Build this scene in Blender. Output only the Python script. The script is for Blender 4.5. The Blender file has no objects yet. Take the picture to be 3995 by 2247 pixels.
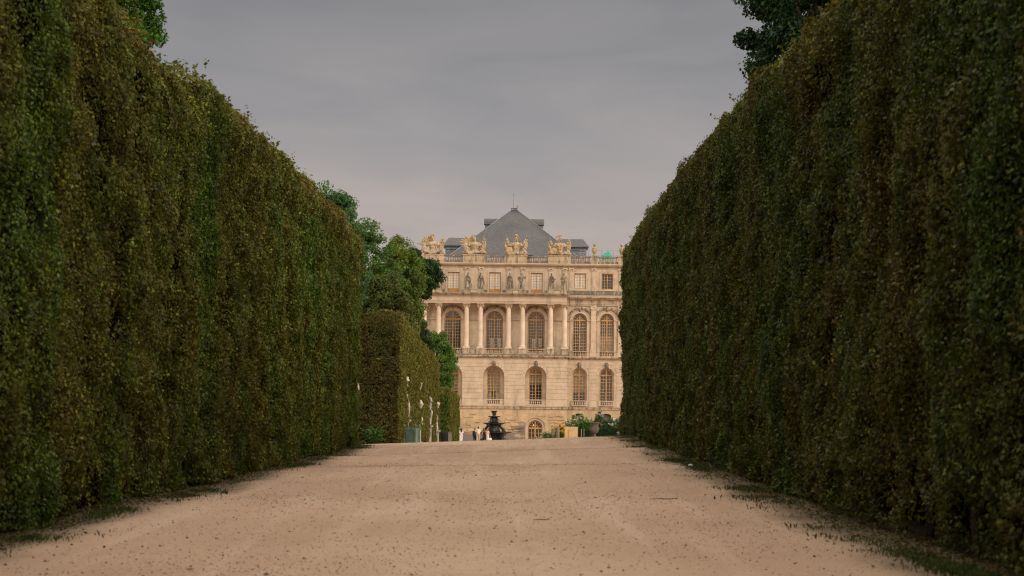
import bpy, bmesh, math, random
import numpy as np
from mathutils import Vector, Matrix, Euler

SC = bpy.context.scene
COL = SC.collection
PI = math.pi
R = math.radians

# ------------------------------------------------------------------ camera
cd = bpy.data.cameras.new("camera")
cam = bpy.data.objects.new("camera", cd)
COL.objects.link(cam)
cd.sensor_width = 36.0
cd.lens = 69.9
cd.clip_start = 0.5
cd.clip_end = 9000
cam.matrix_world = (Matrix.Translation((0, 0, 1.7)) @ Matrix.Rotation(R(0.06), 4, 'Z')
                    @ Matrix.Rotation(R(90 + 3.154), 4, 'X') @ Matrix.Rotation(R(0.70), 4, 'Z'))
cd.dof.use_dof = True
cd.dof.focus_distance = 230
cd.dof.aperture_fstop = 3.4
SC.camera = cam

# ------------------------------------------------------------------ view
SC.render.engine = 'CYCLES'
SC.view_settings.view_transform = 'Standard'
SC.view_settings.look = 'None'
SC.view_settings.exposure = 0.12
SC.view_settings.gamma = 1.0
SC.cycles.filter_width = 1.15
SC.cycles.max_bounces = 6
SC.cycles.diffuse_bounces = 3
SC.cycles.transmission_bounces = 4
SC.cycles.transparent_max_bounces = 6
SC.cycles.caustics_reflective = False
SC.cycles.caustics_refractive = False

# ------------------------------------------------------------------ world: overcast evening sky
SUN_DIR = Vector((0.76, -0.46, 0.47)).normalized()
W = bpy.data.worlds.new("World")
SC.world = W
W.use_nodes = True
nt = W.node_tree
nt.nodes.clear()
def wn(t, **k):
    n = nt.nodes.new(t)
    for a, b in k.items():
        setattr(n, a, b)
    return n
def wl(a, b):
    nt.links.new(a, b)
def wmath(op, a, b=None, c=None):
    n = wn('ShaderNodeMath', operation=op)
    for i, v in enumerate((a, b, c)):
        if v is None:
            continue
        if isinstance(v, (int, float)):
            n.inputs[i].default_value = v
        else:
            wl(v, n.inputs[i])
    return n.outputs[0]
wo = wn('ShaderNodeOutputWorld')
bg = wn('ShaderNodeBackground')
bg2 = wn('ShaderNodeBackground')
addw = wn('ShaderNodeAddShader')
tc = wn('ShaderNodeTexCoord')
sx = wn('ShaderNodeSeparateXYZ')
wl(tc.outputs['Generated'], sx.inputs[0])
zc = wmath('MAXIMUM', sx.outputs[2], 0.0)
den = wmath('ADD', zc, 0.30)
px = wmath('DIVIDE', sx.outputs[0], den)
py = wmath('DIVIDE', sx.outputs[1], den)
cv = wn('ShaderNodeCombineXYZ')
wl(wmath('MULTIPLY', px, 2.0), cv.inputs[0])
wl(wmath('MULTIPLY', py, 2.6), cv.inputs[1])
wl(wmath('MULTIPLY', zc, 9.0), cv.inputs[2])
n1 = wn('ShaderNodeTexNoise')
n1.inputs['Scale'].default_value = 1.7
n1.inputs['Detail'].default_value = 7
n1.inputs['Roughness'].default_value = 0.55
n1.inputs['Distortion'].default_value = 0.5
wl(cv.outputs[0], n1.inputs['Vector'])
cr = wn('ShaderNodeValToRGB')
cr.color_ramp.elements[0].position = 0.33
cr.color_ramp.elements[0].color = (0.90, 0.915, 0.94, 1)
cr.color_ramp.elements[1].position = 0.66
cr.color_ramp.elements[1].color = (1.09, 1.06, 1.04, 1)
wl(n1.outputs[0], cr.inputs[0])
gr = wn('ShaderNodeValToRGB')
el = gr.color_ramp.elements
el[0].position = 0.0
el[0].color = (0.54, 0.430, 0.385, 1)
el[1].position = 1.0
el[1].color = (1.75, 1.62, 1.45, 1)
for p, c in ((0.07, (0.445, 0.378, 0.350)), (0.12, (0.325, 0.307, 0.308)), (0.20, (0.228, 0.226, 0.235)), (0.36, (0.60, 0.57, 0.54))):
    e = el.new(p)
    e.color = (*c, 1)
wl(zc, gr.inputs[0])
mx = wn('ShaderNodeMix', data_type='RGBA', blend_type='MULTIPLY')
mx.inputs[0].default_value = 1.0
wl(gr.outputs[0], mx.inputs[6])
wl(cr.outputs[0], mx.inputs[7])
# the cloud deck is thinner (brighter) behind the viewer
back = wmath('MULTIPLY_ADD', wmath('MAXIMUM', wmath('MULTIPLY', sx.outputs[1], -1.0), 0.0), 0.9, 1.0)
wl(mx.outputs[2], bg.inputs[0])
wl(back, bg.inputs[1])
sky = wn('ShaderNodeTexSky', sky_type='NISHITA')
sky.sun_disc = False
sky.sun_elevation = math.asin(SUN_DIR.z)
sky.sun_rotation = math.atan2(SUN_DIR.x, SUN_DIR.y)
wl(sky.outputs[0], bg2.inputs[0])
bg2.inputs[1].default_value = 0.002
wl(bg.outputs[0], addw.inputs[0])
wl(bg2.outputs[0], addw.inputs[1])
wl(addw.outputs[0], wo.inputs[0])

# ------------------------------------------------------------------ sun through thin cloud
sl = bpy.data.lights.new("sun", 'SUN')
sl.energy = 1.95
sl.angle = R(28)
sl.color = (1.0, 0.90, 0.77)
so = bpy.data.objects.new("sun", sl)
COL.objects.link(so)
so.location = (60, -60, 90)
so.rotation_euler = SUN_DIR.to_track_quat('Z', 'Y').to_euler()

# ------------------------------------------------------------------ helpers: objects
def tag(o, label=None, cat=None, group=None, kind=None):
    if label: o['label'] = label
    if cat: o['category'] = cat
    if group: o['group'] = group
    if kind: o['kind'] = kind
    return o

def empty(name, loc=(0, 0, 0), rz=0.0, label=None, cat=None, group=None):
    o = bpy.data.objects.new(name, None)
    COL.objects.link(o)
    o.empty_display_size = 0.2
    o.location = loc
    o.rotation_euler = (0, 0, rz)
    return tag(o, label, cat, group)

def link_mesh(name, me, mat=None, parent=None, loc=None, smooth=False):
    o = bpy.data.objects.new(name, me)
    COL.objects.link(o)
    if mat is not None:
        me.materials.append(mat)
    if parent is not None:
        o.parent = parent
    if loc is not None:
        o.location = loc
    if smooth:
        me.polygons.foreach_set('use_smooth', np.ones(len(me.polygons), dtype=bool))
    return o

def copy_tree(o, parent=None):
    c = o.copy()
    COL.objects.link(c)
    if parent is not None:
        c.parent = parent
    for ch in list(o.children):
        copy_tree(ch, c)
    return c

class MB:
    """collects shapes; build() links them as one mesh object"""
    def __init__(s):
        s.v = []
        s.f = []
    def add(s, vs, fs):
        b = len(s.v)
        s.v.extend(tuple(p) for p in vs)
        s.f.extend(tuple(b + i for i in f) for f in fs)
        return s
    def box(s, x0, x1, y0, y1, z0, z1):
        return s.add([(x0, y0, z0), (x1, y0, z0), (x1, y1, z0), (x0, y1, z0), (x0, y0, z1), (x1, y0, z1), (x1, y1, z1), (x0, y1, z1)],
                     [(0, 3, 2, 1), (4, 5, 6, 7), (0, 1, 5, 4), (1, 2, 6, 5), (2, 3, 7, 6), (3, 0, 4, 7)])
    def cbox(s, c, d, rot=None):
        h = [Vector((sx * d[0] / 2, sy * d[1] / 2, sz * d[2] / 2)) for sz in (-1, 1) for sx, sy in ((-1, -1), (1, -1), (1, 1), (-1, 1))]
        M = rot or Matrix.Identity(3)
        return s.add([M @ p + Vector(c) for p in h],
                     [(0, 3, 2, 1), (4, 5, 6, 7), (0, 1, 5, 4), (1, 2, 6, 5), (2, 3, 7, 6), (3, 0, 4, 7)])
    def loft(s, rings, caps=True):
        n = len(rings[0])
        vs = [p for r in rings for p in r]
        fs = []
        for k in range(len(rings) - 1):
            for i in range(n):
                j = (i + 1) % n
                fs.append((k * n + i, k * n + j, (k + 1) * n + j, (k + 1) * n + i))
        if caps:
            fs.append(tuple(range(n - 1, -1, -1)))
            fs.append(tuple((len(rings) - 1) * n + i for i in range(n)))
        return s.add(vs, fs)
    def lathe(s, prof, c=(0, 0, 0), seg=16, flut=0):
        rings = []
        for r, z in prof:
            rings.append([(c[0] + r * math.cos(2 * PI * i / seg), c[1] + r * math.sin(2 * PI * i / seg), c[2] + z) for i in range(seg)])
        return s.loft(rings)
    def tube(s, pts, rad, seg=8):
        pts = [Vector(p) for p in pts]
        if not hasattr(rad, '__len__'):
            rad = [rad] * len(pts)
        rings = []
        up = None
        for k, p in enumerate(pts):
            if k == 0: d = pts[1] - p
            elif k == len(pts) - 1: d = p - pts[k - 1]
            else: d = pts[k + 1] - pts[k - 1]
            d = d.normalized() if d.length > 1e-9 else Vector((0, 0, 1))
            if up is None:
                a = Vector((1, 0, 0)) if abs(d.x) < 0.8 else Vector((0, 1, 0))
            else:
                a = up
            u = (a - d * a.dot(d)).normalized()
            w = d.cross(u)
            up = u
            rings.append([p + (u * math.cos(2 * PI * i / seg) + w * math.sin(2 * PI * i / seg)) * rad[k] for i in range(seg)])
        return s.loft(rings)
    def ell(s, c, r, rot=None, nu=12, nv=8):
        rings = []
        M = rot or Matrix.Identity(3)
        for k in range(1, nv):
            t = PI * k / nv
            rings.append([M @ Vector((r[0] * math.sin(t) * math.cos(2 * PI * i / nu), r[1] * math.sin(t) * math.sin(2 * PI * i / nu), -r[2] * math.cos(t))) + Vector(c) for i in range(nu)])
        return s.loft(rings)
    def prism(s, outline, y0, y1):
        """outline: list of (x, z) counter-clockwise seen from -Y"""
        n = len(outline)
        vs = [(x, y0, z) for x, z in outline] + [(x, y1, z) for x, z in outline]
        fs = [tuple(range(n)), tuple(range(2 * n - 1, n - 1, -1))]
        for i in range(n):
            j = (i + 1) % n
            fs.append((j, i, n + i, n + j))
        return s.add(vs, fs)
    def quad(s, a, b, c, d):
        return s.add([a, b, c, d], [(0, 1, 2, 3)])
    def ring(s, cx, cz, r0, r1, y0, y1, n=16, a0=0.0, a1=PI):
        """an arch band lying in the XZ plane, front at y0"""
        for k in range(n):
            t0 = a0 + (a1 - a0) * k / n
            t1 = a0 + (a1 - a0) * (k + 1) / n
            P = [(cx + r * math.cos(t), cz + r * math.sin(t)) for r, t in ((r0, t0), (r1, t0), (r1, t1), (r0, t1))]
            v = [(x, y0, z) for x, z in P] + [(x, y1, z) for x, z in P]
            f = [(0, 1, 2, 3), (1, 5, 6, 2), (3, 7, 4, 0), (7, 6, 5, 4)]
            if k == 0: f.append((0, 4, 5, 1))
            if k == n - 1: f.append((2, 6, 7, 3))
            s.add(v, f)
        return s
    def mesh(s, name):
        me = bpy.data.meshes.new(name)
        me.from_pydata(s.v, [], s.f)
        me.validate()
        me.update()
        return me
    def build(s, name, mat, parent=None, smooth=False, loc=None):
        return link_mesh(name, s.mesh(name), mat, parent, loc, smooth)
    def remesh(s, name, mat, parent=None, voxel=0.03, loc=None, smooth_it=1, rough=0.0):
        """fuse the closed shapes into one continuous skin"""
        me = s.mesh(name + "_raw")
        o = bpy.data.objects.new(name + "_raw", me)
        COL.objects.link(o)
        m = o.modifiers.new('r', 'REMESH')
        m.mode = 'VOXEL'
        m.voxel_size = voxel
        m.use_smooth_shade = True
        if smooth_it:
            q = o.modifiers.new('s', 'SMOOTH')
            q.iterations = smooth_it
            q.factor = 0.5
        dg = bpy.context.evaluated_depsgraph_get()
        new = bpy.data.meshes.new_from_object(o.evaluated_get(dg))
        bpy.data.objects.remove(o)
        bpy.data.meshes.remove(me)
        new.name = name
        new.materials.clear()
        return link_mesh(name, new, mat, parent, loc, True)

# ------------------------------------------------------------------ helpers: value noise in numpy
def hash3(ix, iy, iz, seed):
    h = (ix.astype(np.int64) * 374761393 + iy.astype(np.int64) * 668265263 + iz.astype(np.int64) * 2147483647 + seed * 974634397) & 0xFFFFFFFF
    h = ((h ^ (h >> 13)) * 1274126177) & 0xFFFFFFFF
    h = ((h ^ (h >> 16)) * 2246822519) & 0xFFFFFFFF
    return ((h ^ (h >> 15)) & 0xFFFF) / 65535.0

def vnoise(p, scale, seed=0):
    q = np.asarray(p, dtype=np.float64) * scale
    i = np.floor(q)
    f = q - i
    f = f * f * (3 - 2 * f)
    i = i.astype(np.int64)
    out = 0
    for dx in (0, 1):
        wx = f[:, 0] if dx else 1 - f[:, 0]
        for dy in (0, 1):
            wy = f[:, 1] if dy else 1 - f[:, 1]
            for dz in (0, 1):
                wz = f[:, 2] if dz else 1 - f[:, 2]
                out = out + wx * wy * wz * hash3(i[:, 0] + dx, i[:, 1] + dy, i[:, 2] + dz, seed)
    return out

def sstep(a, b, x):
    t = np.clip((x - a) / (b - a), 0, 1)
    return t * t * (3 - 2 * t)

def gz(x, y):
    """height of the ground: a gravel walk that crests at 80 m and falls away beyond"""
    x = np.asarray(x, dtype=np.float64)
    y = np.asarray(y, dtype=np.float64)
    xc = np.clip(x, -10, 10)
    cross = 0.043 * sstep(15, 80, y) * (1 - 0.9 * sstep(205, 262, y))
    z = cross * xc
    z = z - 0.0233 * np.clip(y - 81, 0, 190) - 0.006 * np.clip(y - 226, 0, 40)
    for c, a in ((31.5, 0.03), (48.5, 0.035), (61.5, 0.035)):
        yy = y - c - 0.10 * xc
        z = z + a * np.exp(-(yy / 2.2) ** 2) - 1.5 * a * np.exp(-((yy - 5.0) / 3.0) ** 2)
    z = z + 0.02 * np.sin(y * 0.31 + x * 0.4) * sstep(90, 70, y)
    return z
def g0(x, y):
    return float(gz(x, y))

# ------------------------------------------------------------------ materials
def mat_new(name):
    m = bpy.data.materials.new(name)
    m.use_nodes = True
    m.node_tree.nodes.clear()
    return m
class NT:
    def __init__(s, m):
        s.t = m.node_tree
    def n(s, t, **k):
        x = s.t.nodes.new(t)
        ins = k.pop('ins', {})
        for a, b in k.items():
            setattr(x, a, b)
        for a, b in ins.items():
            s.set(x.inputs[a], b)
        return x
    def set(s, sock, v):
        if hasattr(v, 'is_output'):
            s.t.links.new(v, sock)
        else:
            if hasattr(sock.default_value, '__len__') and len(sock.default_value) == 4 and len(v) == 3:
                v = (*v, 1)
            sock.default_value = v
    def math(s, op, a, b=0.0, clamp=False):
        return s.n('ShaderNodeMath', operation=op, use_clamp=clamp, ins={0: a, 1: b}).outputs[0]
    def mix(s, f, a, b, blend='MIX'):
        x = s.n('ShaderNodeMix', data_type='RGBA', blend_type=blend)
        s.set(x.inputs[0], f); s.set(x.inputs[6], a); s.set(x.inputs[7], b)
        return x.outputs[2]
    def noise(s, vec, scale, detail=4, rough=0.55, dist=0.0):
        return s.n('ShaderNodeTexNoise', ins={'Vector': vec, 'Scale': scale, 'Detail': detail, 'Roughness': rough, 'Distortion': dist}).outputs[0]
    def ramp(s, f, a, b):
        return s.n('ShaderNodeMapRange', interpolation_type='SMOOTHSTEP', ins={0: f, 1: a, 2: b}).outputs[0]
    def mapping(s, vec, scale=(1, 1, 1), rot=(0, 0, 0)):
        return s.n('ShaderNodeMapping', ins={0: vec, 2: rot, 3: scale}).outputs[0]
    def pos(s):
        return s.n('ShaderNodeNewGeometry').outputs['Position']
    def obj(s):
        return s.n('ShaderNodeTexCoord').outputs['Object']
    def out(s, shader):
        o = s.n('ShaderNodeOutputMaterial')
        s.t.links.new(shader, o.inputs[0])
    def bsdf(s, col, rough=0.8, spec=0.3, normal=None, metal=0.0):
        b = s.n('ShaderNodeBsdfPrincipled')
        s.set(b.inputs['Base Color'], col)
        s.set(b.inputs['Roughness'], rough)
        s.set(b.inputs['Specular IOR Level'], spec)
        s.set(b.inputs['Metallic'], metal)
        if normal is not None:
            s.set(b.inputs['Normal'], normal)
        return b.outputs[0]
    def bump(s, h, strength=0.3, dist=0.02):
        return s.n('ShaderNodeBump', ins={'Strength': strength, 'Distance': dist, 'Height': h}).outputs[0]

def simple_mat(name, col, rough=0.7, var=0.25, scale=6.0, spec=0.3, metal=0.0, bump=0.0):
    m = mat_new(name)
    t = NT(m)
    v = t.obj()
    f = t.noise(v, scale, 5)
    lo = tuple(c * (1 - var) for c in col)
    hi = tuple(min(1, c * (1 + var)) for c in col)
    c = t.mix(t.ramp(f, 0.3, 0.7), lo, hi)
    nrm = t.bump(t.noise(v, scale * 5, 4), bump, 0.02) if bump else None
    t.out(t.bsdf(c, rough, spec, nrm, metal))
    return m

def stone_mat(name, col, dark, block=None, stain=(0.55, 0.72), stain_scale=0.6, bump=0.25, grey=None, rough=0.85):
    """limestone: block to block variation, fine grain, sooty weathering"""
    m = mat_new(name)
    t = NT(m)
    p = t.pos()
    f = t.noise(p, 0.9, 6, 0.6)
    c = t.mix(t.ramp(f, 0.3, 0.7), tuple(x * 0.86 for x in col), tuple(x * 1.10 for x in col))
    if block:
        vv = t.n('ShaderNodeSeparateXYZ', ins={0: p})
        cb = t.n('ShaderNodeCombineXYZ', ins={0: vv.outputs[0], 1: vv.outputs[2], 2: 0.0}).outputs[0]
        br = t.n('ShaderNodeTexBrick', ins={'Vector': cb, 'Color1': (0.90, 0.90, 0.92, 1), 'Color2': (1.08, 1.06, 1.0, 1), 'Mortar': (0.80, 0.76, 0.72, 1),
                                            'Scale': 1.0, 'Mortar Size': 0.012, 'Bias': 0.0, 'Brick Width': block[0], 'Row Height': block[1]})
        c = t.mix(0.85, c, br.outputs[0], 'MULTIPLY')
    st = t.noise(t.mapping(p, (2.2, 2.2, 0.5)), stain_scale, 7, 0.65, 0.4)
    c = t.mix(t.math('MULTIPLY', t.ramp(st, *stain), 0.75), c, dark)
    if grey:
        g = t.noise(t.mapping(p, (0.35, 0.35, 1.0)), 0.8, 5, 0.6, 0.2)
        z = t.n('ShaderNodeSeparateXYZ', ins={0: p}).outputs[2]
        k = t.ramp(t.math('ADD', g, t.math('MULTIPLY', z, -0.11)), grey[1], grey[2])
        c = t.mix(t.math('MULTIPLY', k, 0.9), c, grey[0])
    h = t.noise(p, 14, 5, 0.7)
    t.out(t.bsdf(c, rough, 0.25, t.bump(h, bump, 0.03)))
    return m

M = {}
M['stone'] = stone_mat('limestone', (0.475, 0.370, 0.258), (0.26, 0.19, 0.125), block=(1.15, 0.55))
M['smooth'] = stone_mat('dressed_limestone', (0.505, 0.392, 0.275), (0.26, 0.195, 0.13), stain=(0.50, 0.76))
M['column'] = stone_mat('pale_column_stone', (0.62, 0.485, 0.36), (0.36, 0.27, 0.18), stain=(0.60, 0.80))
M['weathered'] = stone_mat('weathered_limestone', (0.44, 0.33, 0.215), (0.11, 0.092, 0.078), stain=(0.46, 0.62), stain_scale=1.0)
M['sooty'] = stone_mat('sooty_limestone', (0.34, 0.27, 0.19), (0.085, 0.075, 0.07), stain=(0.36, 0.55), stain_scale=1.3)
M['rough'] = stone_mat('rough_footing', (0.47, 0.345, 0.205), (0.26, 0.19, 0.125), block=(0.9, 0.42), bump=0.8, grey=((0.165, 0.140, 0.118), 0.76, 0.86))
M['statue'] = stone_mat('statue_stone', (0.34, 0.275, 0.19), (0.055, 0.048, 0.042), stain=(0.38, 0.58), stain_scale=1.8, bump=0.6)
M['trophy'] = stone_mat('trophy_stone', (0.44, 0.325, 0.195), (0.17, 0.12, 0.075), stain=(0.44, 0.64), stain_scale=2.4, bump=0.9)
M['marble'] = stone_mat('white_marble', (0.50, 0.44, 0.36), (0.24, 0.20, 0.16), stain=(0.44, 0.66), stain_scale=1.8)
M['urn'] = stone_mat('grey_urn_stone', (0.135, 0.11, 0.083), (0.06, 0.052, 0.042), stain=(0.42, 0.6), stain_scale=2.0)
M['ochre'] = simple_mat('ochre_paint', (0.42, 0.225, 0.070), 0.55, 0.22, 1.5)
M['muntin'] = simple_mat('pale_glazing_bar', (0.50, 0.37, 0.21), 0.55, 0.12, 2)
M['curtain'] = simple_mat('cream_blind', (0.90, 0.90, 0.88), 0.9, 0.03, 3)
M['blind'] = simple_mat('tan_blind', (0.30, 0.215, 0.13), 0.9, 0.10, 2)
M['room'] = simple_mat('dim_room', (0.075, 0.066, 0.055), 0.9, 0.3, 0.7)
M['lead'] = simple_mat('lead_sheet', (0.17, 0.175, 0.18), 0.6, 0.3, 3.0)
M['iron'] = simple_mat('galvanised_steel', (0.34, 0.34, 0.33), 0.5, 0.1, 3, metal=0.3)
M['dark'] = simple_mat('dark_opening', (0.02, 0.019, 0.018), 0.8, 0.2, 3)
M['bronze'] = simple_mat('dark_bronze', (0.024, 0.024, 0.017), 0.55, 0.6, 3.5, spec=0.4, bump=0.9)
M['tarp'] = simple_mat('green_tarpaulin', (0.01, 0.30, 0.19), 0.5, 0.25, 3, bump=0.3)
M['planter'] = simple_mat('grey_green_paint', (0.115, 0.165, 0.125), 0.6, 0.18, 3)
M['board'] = simple_mat('plywood', (0.50, 0.34, 0.16), 0.75, 0.10, 2.2)
M['black'] = simple_mat('plain_black', (0.006, 0.006, 0.007), 0.8, 0.3, 4)
M['bark'] = simple_mat('bark', (0.075, 0.055, 0.038), 0.9, 0.4, 3.0, bump=0.8)
M['twig'] = simple_mat('hedge_stem', (0.055, 0.042, 0.028), 0.9, 0.4, 4.0, bump=0.8)
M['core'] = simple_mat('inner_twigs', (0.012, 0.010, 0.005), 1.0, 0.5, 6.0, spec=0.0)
M['paper'] = simple_mat('white_paper', (0.72, 0.70, 0.66), 0.8, 0.05, 8)
M['postgrey'] = stone_mat('grey_post_stone', (0.22, 0.185, 0.145), (0.12, 0.10, 0.08), stain=(0.45, 0.65), stain_scale=2.5)

def slate_mat():
    m = mat_new('slate')
    t = NT(m)
    p = t.pos()
    v = t.n('ShaderNodeSeparateXYZ', ins={0: p})
    a = t.math('ADD', v.outputs[0], t.math('MULTIPLY', v.outputs[1], 0.97))
    cb = t.n('ShaderNodeCombineXYZ', ins={0: a, 1: v.outputs[2], 2: 0.0}).outputs[0]
    br = t.n('ShaderNodeTexBrick', ins={'Vector': cb, 'Color1': (0.082, 0.076, 0.075, 1), 'Color2': (0.130, 0.117, 0.112, 1), 'Mortar': (0.062, 0.058, 0.057, 1),
                                        'Scale': 1.0, 'Mortar Size': 0.014, 'Brick Width': 0.20, 'Row Height': 0.13})
    f = t.noise(p, 0.35, 6, 0.6)
    c = t.mix(t.ramp(f, 0.3, 0.75), br.outputs[0], t.mix(1.0, br.outputs[0], (0.72, 0.72, 0.78), 'MULTIPLY'))
    t.out(t.bsdf(c, 0.6, 0.4, t.bump(br.outputs[1], 0.4, 0.02)))
    return m
M['slate'] = slate_mat()

def glass_mat():
    m = mat_new('old_window_glass')
    t = NT(m)
    p = t.pos()
    nb = t.bump(t.noise(p, 1.3, 2), 0.06, 0.05)
    g = t.n('ShaderNodeBsdfGlossy', ins={'Color': (1.0, 0.90, 0.78, 1), 'Roughness': 0.06, 'Normal': nb}).outputs[0]
    tr = t.n('ShaderNodeBsdfTransparent', ins={'Color': (0.92, 0.90, 0.86, 1)}).outputs[0]
    mixs = t.n('ShaderNodeMixShader')
    mixs.inputs[0].default_value = 0.085
    t.t.links.new(tr, mixs.inputs[1])
    t.t.links.new(g, mixs.inputs[2])
    t.out(mixs.outputs[0])
    return m
M['glass'] = glass_mat()

def leaf_mat(name, trans=0.30, rough=0.55, spec=0.22):
    m = mat_new(name)
    t = NT(m)
    a = t.n('ShaderNodeAttribute', attribute_name='leaf_colour').outputs['Color']
    b = t.bsdf(a, rough, spec)
    tl = t.n('ShaderNodeBsdfTranslucent', ins={'Color': t.mix(1.0, a, (1.25, 1.25, 0.7), 'MULTIPLY')}).outputs[0]
    mixs = t.n('ShaderNodeMixShader')
    mixs.inputs[0].default_value = trans
    t.t.links.new(b, mixs.inputs[1])
    t.t.links.new(tl, mixs.inputs[2])
    t.out(mixs.outputs[0])
    return m
M['leaf'] = leaf_mat('leaves')
M['petal'] = leaf_mat('petals', 0.35, 0.7, 0.1)

def ground_mat():
    m = mat_new('sandy_gravel')
    t = NT(m)
    p = t.pos()
    v = t.n('ShaderNodeSeparateXYZ', ins={0: p})
    big = t.noise(t.mapping(p, (0.6, 0.25, 1)), 0.35, 5, 0.55)
    mid = t.noise(p, 2.2, 6, 0.65)
    fine = t.noise(p, 38, 4, 0.7)
    c = t.mix(t.ramp(big, 0.32, 0.68), (0.415, 0.270, 0.175), (0.535, 0.365, 0.252))
    c = t.mix(t.math('MULTIPLY', t.ramp(mid, 0.45, 0.75), 0.5), c, (0.42, 0.290, 0.195))
    trk = t.noise(t.mapping(p, (1.0, 0.035, 1)), 1.5, 3, 0.5)
    c = t.mix(t.math('MULTIPLY', t.ramp(trk, 0.50, 0.68), 0.35), c, (0.61, 0.45, 0.325))
    dmp = t.noise(t.mapping(p, (0.8, 0.4, 1)), 0.9, 7, 0.72, 0.6)
    c = t.mix(t.math('MULTIPLY', t.ramp(dmp, 0.54, 0.72), 0.40), c, (0.30, 0.205, 0.135))
    c = t.mix(t.math('MULTIPLY', t.ramp(fine, 0.55, 0.75), 0.35), c, (0.68, 0.53, 0.41))
    # pale and dark grit
    vo = t.n('ShaderNodeTexVoronoi', ins={'Vector': p, 'Scale': 16.0})
    sel = t.n('ShaderNodeSeparateColor', ins={0: vo.outputs['Color']}).outputs[0]
    near = t.ramp(vo.outputs['Distance'], 0.34, 0.22)
    clus = t.ramp(t.noise(p, 0.9, 4, 0.6), 0.38, 0.62)
    k = t.math('MULTIPLY', near, t.math('MULTIPLY', t.ramp(sel, 0.80, 0.82), clus))
    c = t.mix(t.math('MULTIPLY', k, 0.75), c, (0.13, 0.085, 0.055))
    k2 = t.math('MULTIPLY', near, t.ramp(sel, 0.05, 0.04))
    c = t.mix(t.math('MULTIPLY', k2, 0.6), c, (0.66, 0.56, 0.46))
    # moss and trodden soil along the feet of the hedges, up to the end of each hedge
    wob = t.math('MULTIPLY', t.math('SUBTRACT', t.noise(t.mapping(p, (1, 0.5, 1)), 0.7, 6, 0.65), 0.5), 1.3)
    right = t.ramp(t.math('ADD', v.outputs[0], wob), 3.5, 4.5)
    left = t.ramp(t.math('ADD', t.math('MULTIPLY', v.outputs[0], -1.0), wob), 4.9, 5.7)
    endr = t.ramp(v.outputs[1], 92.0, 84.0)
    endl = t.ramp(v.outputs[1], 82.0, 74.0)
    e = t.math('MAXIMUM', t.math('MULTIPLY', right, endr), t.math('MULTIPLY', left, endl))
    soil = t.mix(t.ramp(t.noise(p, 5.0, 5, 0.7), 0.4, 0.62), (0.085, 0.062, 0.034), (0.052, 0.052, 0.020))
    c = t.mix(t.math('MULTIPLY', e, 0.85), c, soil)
    h = t.math('ADD', t.noise(p, 30, 5, 0.75), t.math('MULTIPLY', t.noise(p, 5, 4, 0.6), 0.9))
    t.out(t.bsdf(c, 0.92, 0.15, t.bump(h, 0.45, 0.03)))
    return m
M['ground'] = ground_mat()

# ------------------------------------------------------------------ ground sheet
def make_ground():
    xs = np.unique(np.concatenate([[-2500, -900, -300, -120, -60, -30, -18], np.arange(-13, 13.01, 0.5), [18, 30, 60, 120, 300, 900, 2500]]))
    ys = np.unique(np.concatenate([[-300, -80, -40], np.arange(-20, 100, 0.4), np.arange(100, 300, 2.0), [320, 360, 450, 700, 1500, 3000, 6000]]))
    X, Y = np.meshgrid(xs, ys)
    Z = gz(X, Y)
    nx, ny = len(xs), len(ys)
    P = np.stack([X, Y, Z], -1).reshape(-1, 3)
    idx = np.arange(nx * ny).reshape(ny, nx)
    F = np.stack([idx[:-1, :-1], idx[:-1, 1:], idx[1:, 1:], idx[1:, :-1]], -1).reshape(-1, 4)
    me = bpy.data.meshes.new('ground')
    me.from_pydata(P.tolist(), [], F.tolist())
    me.update()
    o = link_mesh('ground', me, M['ground'], smooth=True)
    tag(o, 'pale sandy gravel walk between tall clipped hedges, sloping away', 'ground', kind='structure')
make_ground()

# ------------------------------------------------------------------ leaf clouds in numpy
RNG = np.random.default_rng(7)
def quads_object(name, V, C, mat, parent=None, attr='leaf_colour'):
    """V (N,4,3) quads, C (N,3) colour of each quad"""
    N = len(V)
    me = bpy.data.meshes.new(name)
    me.vertices.add(4 * N)
    me.vertices.foreach_set('co', V.reshape(-1).astype(np.float32))
    me.loops.add(4 * N)
    me.loops.foreach_set('vertex_index', np.arange(4 * N, dtype=np.int32))
    me.polygons.add(N)
    me.polygons.foreach_set('loop_start', np.arange(0, 4 * N, 4, dtype=np.int32))
    me.polygons.foreach_set('loop_total', np.full(N, 4, dtype=np.int32))
    me.update(calc_edges=True)
    a = me.attributes.new(attr, 'FLOAT_COLOR', 'FACE')
    c4 = np.ones((N, 4), dtype=np.float32)
    c4[:, :3] = C
    a.data.foreach_set('color', c4.reshape(-1))
    return link_mesh(name, me, mat, parent)

def norm(a):
    return a / np.maximum(np.linalg.norm(a, axis=1, keepdims=True), 1e-9)

def leaves(P, Nn, size, jitter=0.6, droop=0.5, width=0.34, fold=0.12, rng=RNG):
    """kite-shaped folded leaves at P facing roughly along Nn"""
    n = len(P)
    nr = norm(Nn + rng.normal(0, jitter, (n, 3)))
    d = rng.normal(0, 1, (n, 3))
    d[:, 2] -= droop * 1.6
    d = d - nr * np.sum(d * nr, axis=1, keepdims=True)
    d = norm(d)
    s = np.cross(nr, d)
    L = size[:, None]
    base = P - d * L * 0.5
    tip = P + d * L * 0.5
    mid = P - d * L * 0.06
    a = mid + s * L * width + nr * L * fold
    b = mid - s * L * width + nr * L * fold
    return np.stack([base, a, tip, b], 1)
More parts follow.
